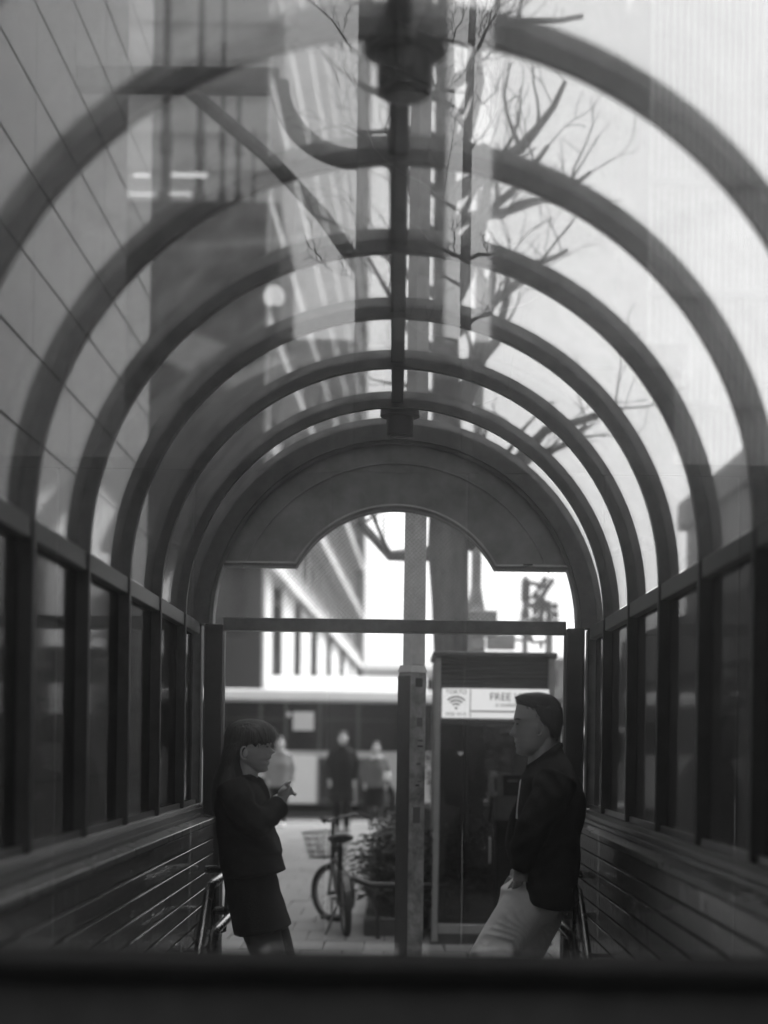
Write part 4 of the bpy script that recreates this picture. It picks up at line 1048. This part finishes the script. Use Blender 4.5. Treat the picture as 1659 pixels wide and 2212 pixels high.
# ================================================================== the woman (left) and the man (right)
DW = 6.5
def Wp(cx, cy, y=0.0):
    q = P(398 + .285 * cx, 1460 + .285 * cy, DW); return Vector((q.x, DW + y, q.z))
def Mp(cx, cy, y=0.0):
    q = P(982 + .285 * cx, 1460 + .285 * cy, DW); return Vector((q.x, DW + y, q.z))
K = .285 * DW / FPX                       # metres per crop pixel
def secs(fn, rows):
    out = []
    for r in rows:
        cyb, cxb, cyf, cxf, hw = r[:5]
        s = (fn(cxb, cyb), fn(cxf, cyf), hw)
        if len(r) > 5: s = s + (r[5] * K, r[6])
        out.append(s)
    return out
def flat(rows):   # (cy, back, front, hw[, bump, sigma])
    return [(r[0], r[1], r[0], r[2], r[3]) + tuple(r[4:]) for r in rows]
def ear(b, fn, s, y, ru, rv):
    # rim from the front of the root round the top and down to the lobe; u grows towards the face
    pts = []
    for t in np.linspace(R(60), R(300), 13):
        u = ru * math.cos(t) - .12 * rv * -math.sin(t) * 0; v = -rv * math.sin(t)
        pts.append(fn(u - .14 * v * -1 * 0, v, s * (y + .008 + .004 * math.sin(t / 2))))
    b.tube(pts, [.004] + [.0048] * 11 + [.006], 8)
    b.ell(fn(0, 0, s * (y - .002)), (ru * K * .8, .006, rv * K * .8), 12, 8)
def crease(co, c, r, amp, kx, kz, ph=0.0):
    d2 = ((co - np.array(c)) ** 2).sum(1) / r ** 2
    return amp * np.exp(-d2) * np.sin(co[:, 0] * kx + co[:, 2] * kz + ph + 1.2 * np.sin(co[:, 1] * 26 + co[:, 2] * 9))
def wfolds(co):
    e = Wp(570, 1100, -.2) - OFFW; c = Wp(480, 1250, 0) - OFFW; s = Wp(420, 900, -.17) - OFFW
    return folds(.0018, 42, 30)(co) + crease(co, e, .10, .006, 70, 90) + crease(co, c, .2, .004, 40, 60, 1) + crease(co, s, .1, .004, 90, -40)
def mfolds(co):
    e = Mp(540, 1180, -.21) - OFFM; c = Mp(760, 1400, -.1) - OFFM; s = Mp(720, 850, -.18) - OFFM
    return folds(.0018, 34, 26)(co) + crease(co, e, .12, .007, -60, 85) + crease(co, c, .25, .005, 45, 30, 1) + crease(co, s, .13, .004, 80, 50)
def strands(name, host, n, L, rad, m, parent, direc, skip=None, push_=.002):
    me = host.data; nv = len(me.vertices); mb = MB(); o = off(parent)
    for _ in range(n):
        v = me.vertices[random.randrange(nv)]; q = v.co + o
        if skip and skip(q): continue
        nrm = v.normal; d = Vector(direc(q, nrm)); d = (d - nrm * d.dot(nrm) * .85).normalized(); sd_ = nrm.cross(d).normalized()
        l = L * random.uniform(.5, 1.3); a0 = q + nrm * .0005; a1 = q + d * l * .5 + nrm * push_ * random.uniform(.4, 1.4) + sd_ * random.gauss(0, .12) * l * .5; a2 = q + d * l + nrm * push_ * random.uniform(-1, 2.2) + sd_ * random.gauss(0, .14) * l
        mb.add([a0 - sd_ * rad, a0 + sd_ * rad, a1 + sd_ * rad * .8, a1 - sd_ * rad * .8, a2], [(0, 1, 2, 3), (3, 2, 4)])
    k = mb.build(name, m, host); k['kind'] = 'stuff'; return k
OFFW, OFFM = Vector((-.6, DW, 0)), Vector((.62, DW, 0))
wo = thing('person', 'laughing woman with long dark hair in black jacket and short skirt, leaning left', 'person', (-.6, DW, 0))
b = MB()
b.loft(secs(Wp, flat([(340, 440, 560, .035), (352, 400, 592, .052), (372, 368, 622, .064), (410, 338, 650, .074), (450, 326, 660, .077), (490, 324, 663, .077), (512, 326, 664, .077), (528, 330, 656, .076, 0, .012), (545, 335, 650, .075, 7, .010), (558, 340, 650, .075, 21, .010),
      (568, 345, 651, .075, 35, .011), (577, 350, 651, .074, 43, .012), (586, 356, 652, .073, 33, .013), (595, 362, 652, .072, 13, .015), (604, 372, 650, .070, 5, .02), (614, 382, 650, .068, 9, .02), (623, 390, 650, .067, 12, .022), (632, 398, 645, .065, 2, .022), (642, 408, 636, .063, -8, .024), (652, 416, 636, .061, -4, .024),
      (662, 426, 642, .058, 9, .022), (672, 438, 638, .055, 4, .022), (684, 452, 628, .05, 0, .02), (700, 474, 632, .044, 6, .02), (713, 500, 632, .036, 7, .02), (724, 530, 624, .026), (733, 550, 606, .013)])), 48, 2.1)
b.tube([Wp(450, 560), Wp(470, 660), Wp(468, 760), Wp(455, 830)], [.052, .05, .05, .062], 18)
b.loft(secs(Wp, [(800, 330, 800, 540, .10), (900, 290, 920, 580, .15), (1100, 290, 1100, 590, .14), (1300, 310, 1300, 620, .13), (1500, 330, 1500, 650, .15), (1700, 380, 1680, 680, .16)]), 24)
for sgn, sh_, el, wr in ((-1, (400, 850), (575, 1110), (735, 965)), (1, (400, 850), (520, 1110), (660, 1010))):
    b.tube([Wp(*sh_, sgn * .14), Wp(*el, sgn * .2), Wp(*wr, sgn * .14), Wp(wr[0] + 22, wr[1] - 40, sgn * .13)], [.045, .036, .026, .025], 12)
# right hand, loosely closed, and its five fingers
hy = -.13
b.loft([(Wp(722, 905, hy), Wp(775, 958, hy), .020), (Wp(728, 880, hy), Wp(795, 930, hy), .024), (Wp(745, 848, hy), Wp(815, 895, hy), .022), (Wp(762, 825, hy), Wp(822, 868, hy), .016)], 18)
for pts, y in (([(765, 832), (797, 806), (826, 796)], -.026), ([(778, 842), (812, 826), (826, 842), (806, 858)], -.009), ([(790, 862), (826, 852), (838, 872), (815, 886)], .008), ([(800, 884), (838, 884), (858, 890), (846, 902)], .024)):
    b.tube([Wp(a, c_, hy + y) for a, c_ in pts], [.0085, .0071, .0066, .006][:len(pts)], 10)
b.tube([Wp(745, 880, hy - .02), Wp(772, 852, hy - .036), Wp(800, 842, hy - .034)], [.012, .0105, .0085], 10)
# left hand tucked behind
hl = .12
b.ell(Wp(690, 975, hl), (.03, .018, .04))
for k in range(4): b.tube([Wp(700, 955 + k * 14, hl), Wp(735, 950 + k * 14, hl), Wp(740, 965 + k * 14, hl - .02)], .008, 8)
b.tube([Wp(690, 950, hl), Wp(705, 925, hl - .01), Wp(720, 920, hl - .02)], .009, 8)
legs_w = [(( -.085), [(500, 1640), (610, 1960), (742, 2400), (850, 2800), (940, 3140)]), ((.075), [(520, 1640), (650, 1960), (800, 2400), (920, 2800), (1010, 3140)])]
for y, pts in legs_w: b.tube([Wp(a, c_, y) for a, c_ in pts], [.085, .072, .05, .046, .034], 16)
# ear
ear(b, lambda u, v, y: Wp(470 + u, 585 + v, y), -1, .076, 26, 48); ear(b, lambda u, v, y: Wp(470 + u, 585 + v, y), 1, .076, 26, 48)
remeshed('body', b, .0036, 1, 'skin_pale', wo)
MB().loft([(Wp(628, 640, 0), Wp(648, 638, 0), .020), (Wp(622, 648, 0), Wp(645, 648, 0), .024), (Wp(626, 656, 0), Wp(642, 656, 0), .020)], 20).build('teeth', 'teeth', wo, smooth=True)
for sg_ in (-1, 1):
    MB().ell(Wp(636, 537, sg_ * .040), (.005, .007, .002), 12, 8).build('eye', 'hair', wo, smooth=True)
h = MB()
h.loft(secs(Wp, flat([(328, 455, 545, .035), (338, 405, 600, .058), (358, 362, 640, .072), (395, 328, 672, .084), (440, 312, 690, .088), (480, 306, 690, .089), (505, 304, 676, .089), (520, 302, 560, .089), (560, 296, 520, .088), (600, 286, 440, .088), (660, 264, 440, .088), (760, 236, 470, .10), (850, 220, 500, .12), (930, 214, 480, .12), (1000, 216, 420, .10), (1045, 235, 330, .06)])), 44, 2.2)
for i in range(26):   # fringe over the forehead
    y = -.072 + .144 * i / 25; f = max(0, 1 - (y / .08) ** 2)
    h.tube([Wp(640 - 60 * (1 - f), 430, y * .9), Wp(683 - 85 * (1 - f), 478, y), Wp(670 - 100 * (1 - f), 500 + (1 - f) * 34 + random.uniform(-18, 20), y)], [.010, .0065, .0018], 6)
for dx_ in (6, 20):
    h.tube([Wp(580 - dx_, 480, -.074), Wp(562 - dx_, 530, -.078), Wp(552 - dx_ * .6, 552 - dx_, -.075)], [.010, .005, .002], 6)
who = remeshed('hair', h, .0045, 4, 'hair', wo, push=lambda co: .0007 * np.sin(co[:, 1] * 520 + co[:, 2] * 9 + 60 * co[:, 0]) + .0006 * np.sin(co[:, 1] * 930 + 3 * co[:, 0]))
OFF[who.name] = off(wo)
strands('hair_strands', who, 2600, .09, .0009, 'strand', who, lambda q, n_: (-.15 if q.x < Wp(480, 500).x else .25, 0, -1), lambda q: q.x > Wp(470, 500).x and q.z < Wp(500, 400).z and q.z > Wp(500, 700).z, push_=.004)
j = MB()
j.loft(secs(Wp, [(735, 400, 770, 545, .055), (765, 345, 800, 572, .09), (800, 290, 830, 592, .15), (860, 248, 880, 618, .18), (940, 236, 950, 650, .19), (1050, 240, 1050, 664, .185), (1150, 250, 1150, 688, .18), (1250, 260, 1250, 716, .182), (1328, 268, 1328, 748, .188), (1340, 269, 1340, 738, .186), (1400, 277, 1400, 750, .19), (1468, 286, 1468, 768, .195), (1512, 290, 1482, 735, .19), (1522, 300, 1488, 705, .18)]), 44, 2.5)
j.tube([Wp(395, 838, -.15), Wp(450, 940, -.19), Wp(548, 1095, -.215), Wp(590, 1112, -.21), Wp(640, 1065, -.19), Wp(752, 962, -.145)], [.068, .066, .058, .056, .05, .046], 16)
j.tube([Wp(395, 838, .15), Wp(450, 940, .19), Wp(520, 1095, .2), Wp(600, 1080, .18), Wp(665, 1015, .13)], [.068, .066, .058, .052, .045], 16)
j.tube([Wp(420, 765, -.07), Wp(510, 770, -.075), Wp(570, 800, -.05), Wp(640, 930, -.03)], [.012, .016, .016, .010], 8)
j.tube([Wp(420, 765, .07), Wp(510, 770, .075), Wp(570, 800, .05), Wp(640, 930, .03)], [.012, .016, .016, .010], 8)
def folds(amp, k1, k2):
    return lambda co: amp * (np.sin(co[:, 2] * k1 + co[:, 0] * k2 + 2 * np.sin(co[:, 1] * 17)) * .6 + .5 * np.sin(co[:, 2] * k1 * 1.9 - co[:, 0] * k2 * 1.3 + 4 * co[:, 1]))
jo = remeshed('jacket', j, .0065, 2, 'jacket', wo, wfolds)
MB().ell(Wp(562, 815, -.052), (.006, .006, .006)).build('button', 'steel', jo, smooth=True)
s_ = MB(); s_.loft(secs(Wp, [(1470, 298, 1470, 692, .16), (1540, 306, 1530, 706, .17), (1650, 322, 1640, 730, .185), (1760, 344, 1740, 764, .195), (1955, 383, 1888, 810, .21)]), 44, 2.4)
remeshed('skirt', s_, .007, 2, 'skirt', wo, folds(.0015, 30, 50))
tg = MB()
for y, pts in legs_w: tg.tube([Wp(a, c_, y) for a, c_ in pts], [.089, .0765, .054, .05, .038], 18)
remeshed('tights', tg, .008, 2, 'tights', wo)
for y, pts in legs_w:
    e = Wp(*pts[-1], y); x = e.x
    MB().loft([((x - .06, e.y, .10), (x + .05, e.y, .10), .04), ((x - .065, e.y, .05), (x + .12, e.y, .055), .043), ((x - .07, e.y, .0), (x + .18, e.y, .0), .045)], 20).build('shoe', 'shoe', wo, smooth=True)

ma = thing('person', 'man with short dark hair in black jacket and pale trousers, hand in pocket', 'person', (.62, DW, 0))
b = MB()
b.loft(secs(Mp, flat([(148, 690, 525, .035), (160, 735, 500, .055), (185, 768, 482, .068), (225, 796, 468, .077), (270, 808, 458, .08), (310, 811, 449, .08), (328, 811, 446, .08), (345, 809, 455, .079, 0, .014), (362, 806, 459, .079, 5, .011), (385, 800, 460, .079, 17, .011), (410, 792, 460, .078, 31, .012), (428, 785, 460, .077, 42, .013), (441, 780, 460, .076, 50, .014),
      (452, 776, 461, .075, 40, .015), (461, 772, 462, .074, 18, .017), (472, 766, 463, .072, 5, .02), (484, 760, 462, .070, 7, .022), (497, 752, 461, .069, 10, .022), (508, 746, 463, .067, 1, .022), (518, 742, 464, .066, 0, .022), (532, 732, 463, .064, 8, .022), (548, 722, 470, .062, 0, .022), (566, 706, 470, .056, 4, .02), (582, 686, 470, .048, 8, .022), (594, 660, 480, .036), (604, 630, 505, .02)])), 48, 2.1)
b.tube([Mp(690, 440), Mp(670, 560), Mp(668, 660), Mp(690, 760)], [.064, .062, .064, .075], 18)
b.loft(secs(Mp, [(690, 830, 720, 560, .13), (800, 900, 830, 540, .19), (1100, 900, 1100, 520, .17), (1400, 890, 1400, 500, .16), (1650, 860, 1650, 450, .17)]), 24)
for sgn, pts in ((-1, [(740, 800), (530, 1190), (478, 1440), (474, 1530)]), (1, [(740, 800), (560, 1190), (520, 1440), (510, 1530)])):
    b.tube([Mp(a, c_, sgn * (.19 if i < 2 else .165)) for i, (a, c_) in enumerate(pts)], [.05, .042, .030, .030], 14)
    hy = sgn * .108
    b.loft([(Mp(505, 1500, sgn * .155), Mp(445, 1490, sgn * .155), .018), (Mp(500, 1560, sgn * .13), Mp(430, 1545, sgn * .13), .022), (Mp(480, 1630, hy), Mp(410, 1610, hy), .018)], 16)
    for k in range(4): b.tube([Mp(470 - k * 20, 1620, hy), Mp(455 - k * 22, 1670, hy + .01), Mp(450 - k * 20, 1710 - k * 6, hy + .02)], .0095, 8)
    b.tube([Mp(440, 1540, hy), Mp(410, 1590, hy + .012), Mp(400, 1630, hy + .015)], .011, 8)
legs_m = [(-.075, [(600, 1640), (450, 1850), (255, 2130), (70, 2520), (60, 2850), (70, 3150)]), (.085, [(680, 1640), (640, 1850), (530, 2130), (430, 2520), (420, 2850), (430, 3150)])]
for y, pts in legs_m: b.tube([Mp(a, c_, y) for a, c_ in pts], [.085, .078, .065, .052, .048, .04], 16)
ear(b, lambda u, v, y: Mp(624 - u, 402 + v, y), -1, .080, 28, 52); ear(b, lambda u, v, y: Mp(624 - u, 402 + v, y), 1, .080, 28, 52)
remeshed('body', b, .0036, 1, 'skin', ma)
for sg_ in (-1, 1):
    MB().ell(Mp(470, 365, sg_ * .036), (.006, .008, .0025), 12, 8).build('eye', 'hair', ma, smooth=True)
    MB().tube([Mp(456, 333, sg_ * .02), Mp(462, 326, sg_ * .04), Mp(488, 330, sg_ * .062)], [.0025, .003, .002], 8).build('eyebrow', 'hair_short', ma, smooth=True)
h = MB()
h.loft(secs(Mp, [(133, 655, 137, 540, .04), (146, 715, 152, 502, .06), (172, 768, 178, 482, .074), (205, 796, 212, 474, .083), (240, 809, 238, 488, .084), (262, 814, 255, 522, .085), (300, 818, 290, 532, .085), (330, 818, 325, 548, .0845), (352, 816, 352, 578, .084), (368, 813, 372, 600, .0835), (382, 810, 384, 650, .083), (420, 800, 420, 680, .080), (460, 780, 460, 700, .066), (490, 752, 490, 722, .04)]), 44, 2.2)
mho = remeshed('hair', h, .005, 1, 'hair_short', ma, push=lambda co: .0012 * np.sin(co[:, 1] * 300) * np.sin(co[:, 0] * 240))
strands('hair_strands', mho, 4200, .024, .0009, 'strand', mho, lambda q, n_: (.5, 0, -.9) if q.z < Mp(600, 230).z else (-.7, 0, .35), push_=.004)
j = MB()
j.loft(secs(Mp, [(518, 795, 640, 585, .062), (545, 812, 690, 552, .085), (600, 838, 745, 520, .13), (680, 885, 775, 500, .18), (760, 932, 800, 498, .205), (900, 978, 900, 487, .215), (1050, 984, 1050, 476, .215), (1180, 955, 1180, 468, .21), (1300, 944, 1300, 470, .205), (1440, 940, 1440, 500, .205), (1530, 930, 1530, 488, .21), (1600, 922, 1585, 452, .215), (1720, 905, 1660, 470, .215), (1772, 885, 1700, 498, .205), (1776, 870, 1706, 520, .19)]), 44, 2.6)
j.tube([Mp(745, 770, -.17), Mp(680, 920, -.205), Mp(560, 1130, -.225), Mp(510, 1230, -.22), Mp(485, 1330, -.205), Mp(470, 1440, -.185)], [.085, .08, .07, .062, .055, .038], 18)
j.tube([Mp(745, 770, .17), Mp(680, 920, .205), Mp(560, 1130, .225), Mp(530, 1230, .22), Mp(515, 1330, .205), Mp(510, 1440, .185)], [.085, .08, .07, .062, .055, .038], 18)
# collar leaves
j.tube([Mp(800, 520, -.04), Mp(720, 580, -.085), Mp(620, 660, -.075), Mp(556, 695, -.03)], [.014, .018, .018, .012], 8)
j.tube([Mp(800, 520, .04), Mp(720, 580, .085), Mp(620, 660, .075), Mp(556, 695, .03)], [.014, .018, .018, .012], 8)
jo = remeshed('jacket', j, .0065, 2, 'jacket2', ma, mfolds)
MB().loft([(Mp(600, 700), Mp(535, 720), .03), (Mp(600, 800), Mp(492, 800), .035), (Mp(600, 1000), Mp(470, 980), .04), (Mp(600, 1100), Mp(462, 1080), .04)], 20).build('shirt', 'shirt', ma, smooth=True)
def chino_folds(co):
    x, y, z = co[:, 0], co[:, 1] - DW, co[:, 2]
    s1 = z + .55 * x + .03 * np.sin(x * 19 + 2) + .02 * np.sin(y * 21)
    a = np.exp(-((z - .68) / .16) ** 2) * np.clip((.42 - x) / .2, 0, 1)
    w_ = np.sin(s1 * 88 + 2.2 * np.sin(x * 23 + y * 30) + 1.3 * np.sin(z * 41)); return .004 * a * (1 - 2 * np.abs(w_) ** .6) * np.clip(.6 + np.sin(y * 35 + z * 12), 0, 1) + .0012 * np.sin(z * 19 + x * 31 + 3 * np.sin(y * 13))
tr_ = MB()
tr_.loft(secs(Mp, [(1480, 880, 1480, 470, .15), (1540, 880, 1535, 445, .165), (1575, 875, 1572, 400, .175), (1612, 868, 1605, 350, .18), (1680, 850, 1665, 348, .183), (1760, 800, 1740, 330, .18), (1860, 740, 1820, 305, .15)]), 40, 2.4)
for y, pts in legs_m: tr_.tube([Mp(a, c_, y) for a, c_ in pts], [.105, .102, .085, .072, .07, .068], 20)
remeshed('trousers', tr_, .0065, 7, 'chino', ma, chino_folds)
for y, pts in legs_m:
    e = Mp(*pts[-1], y); x = e.x
    MB().loft([((x + .06, e.y, .10), (x - .05, e.y, .10), .045), ((x + .07, e.y, .05), (x - .14, e.y, .055), .048), ((x + .075, e.y, .0), (x - .2, e.y, .0), .05)], 20).build('shoe', 'shoe', ma, smooth=True)
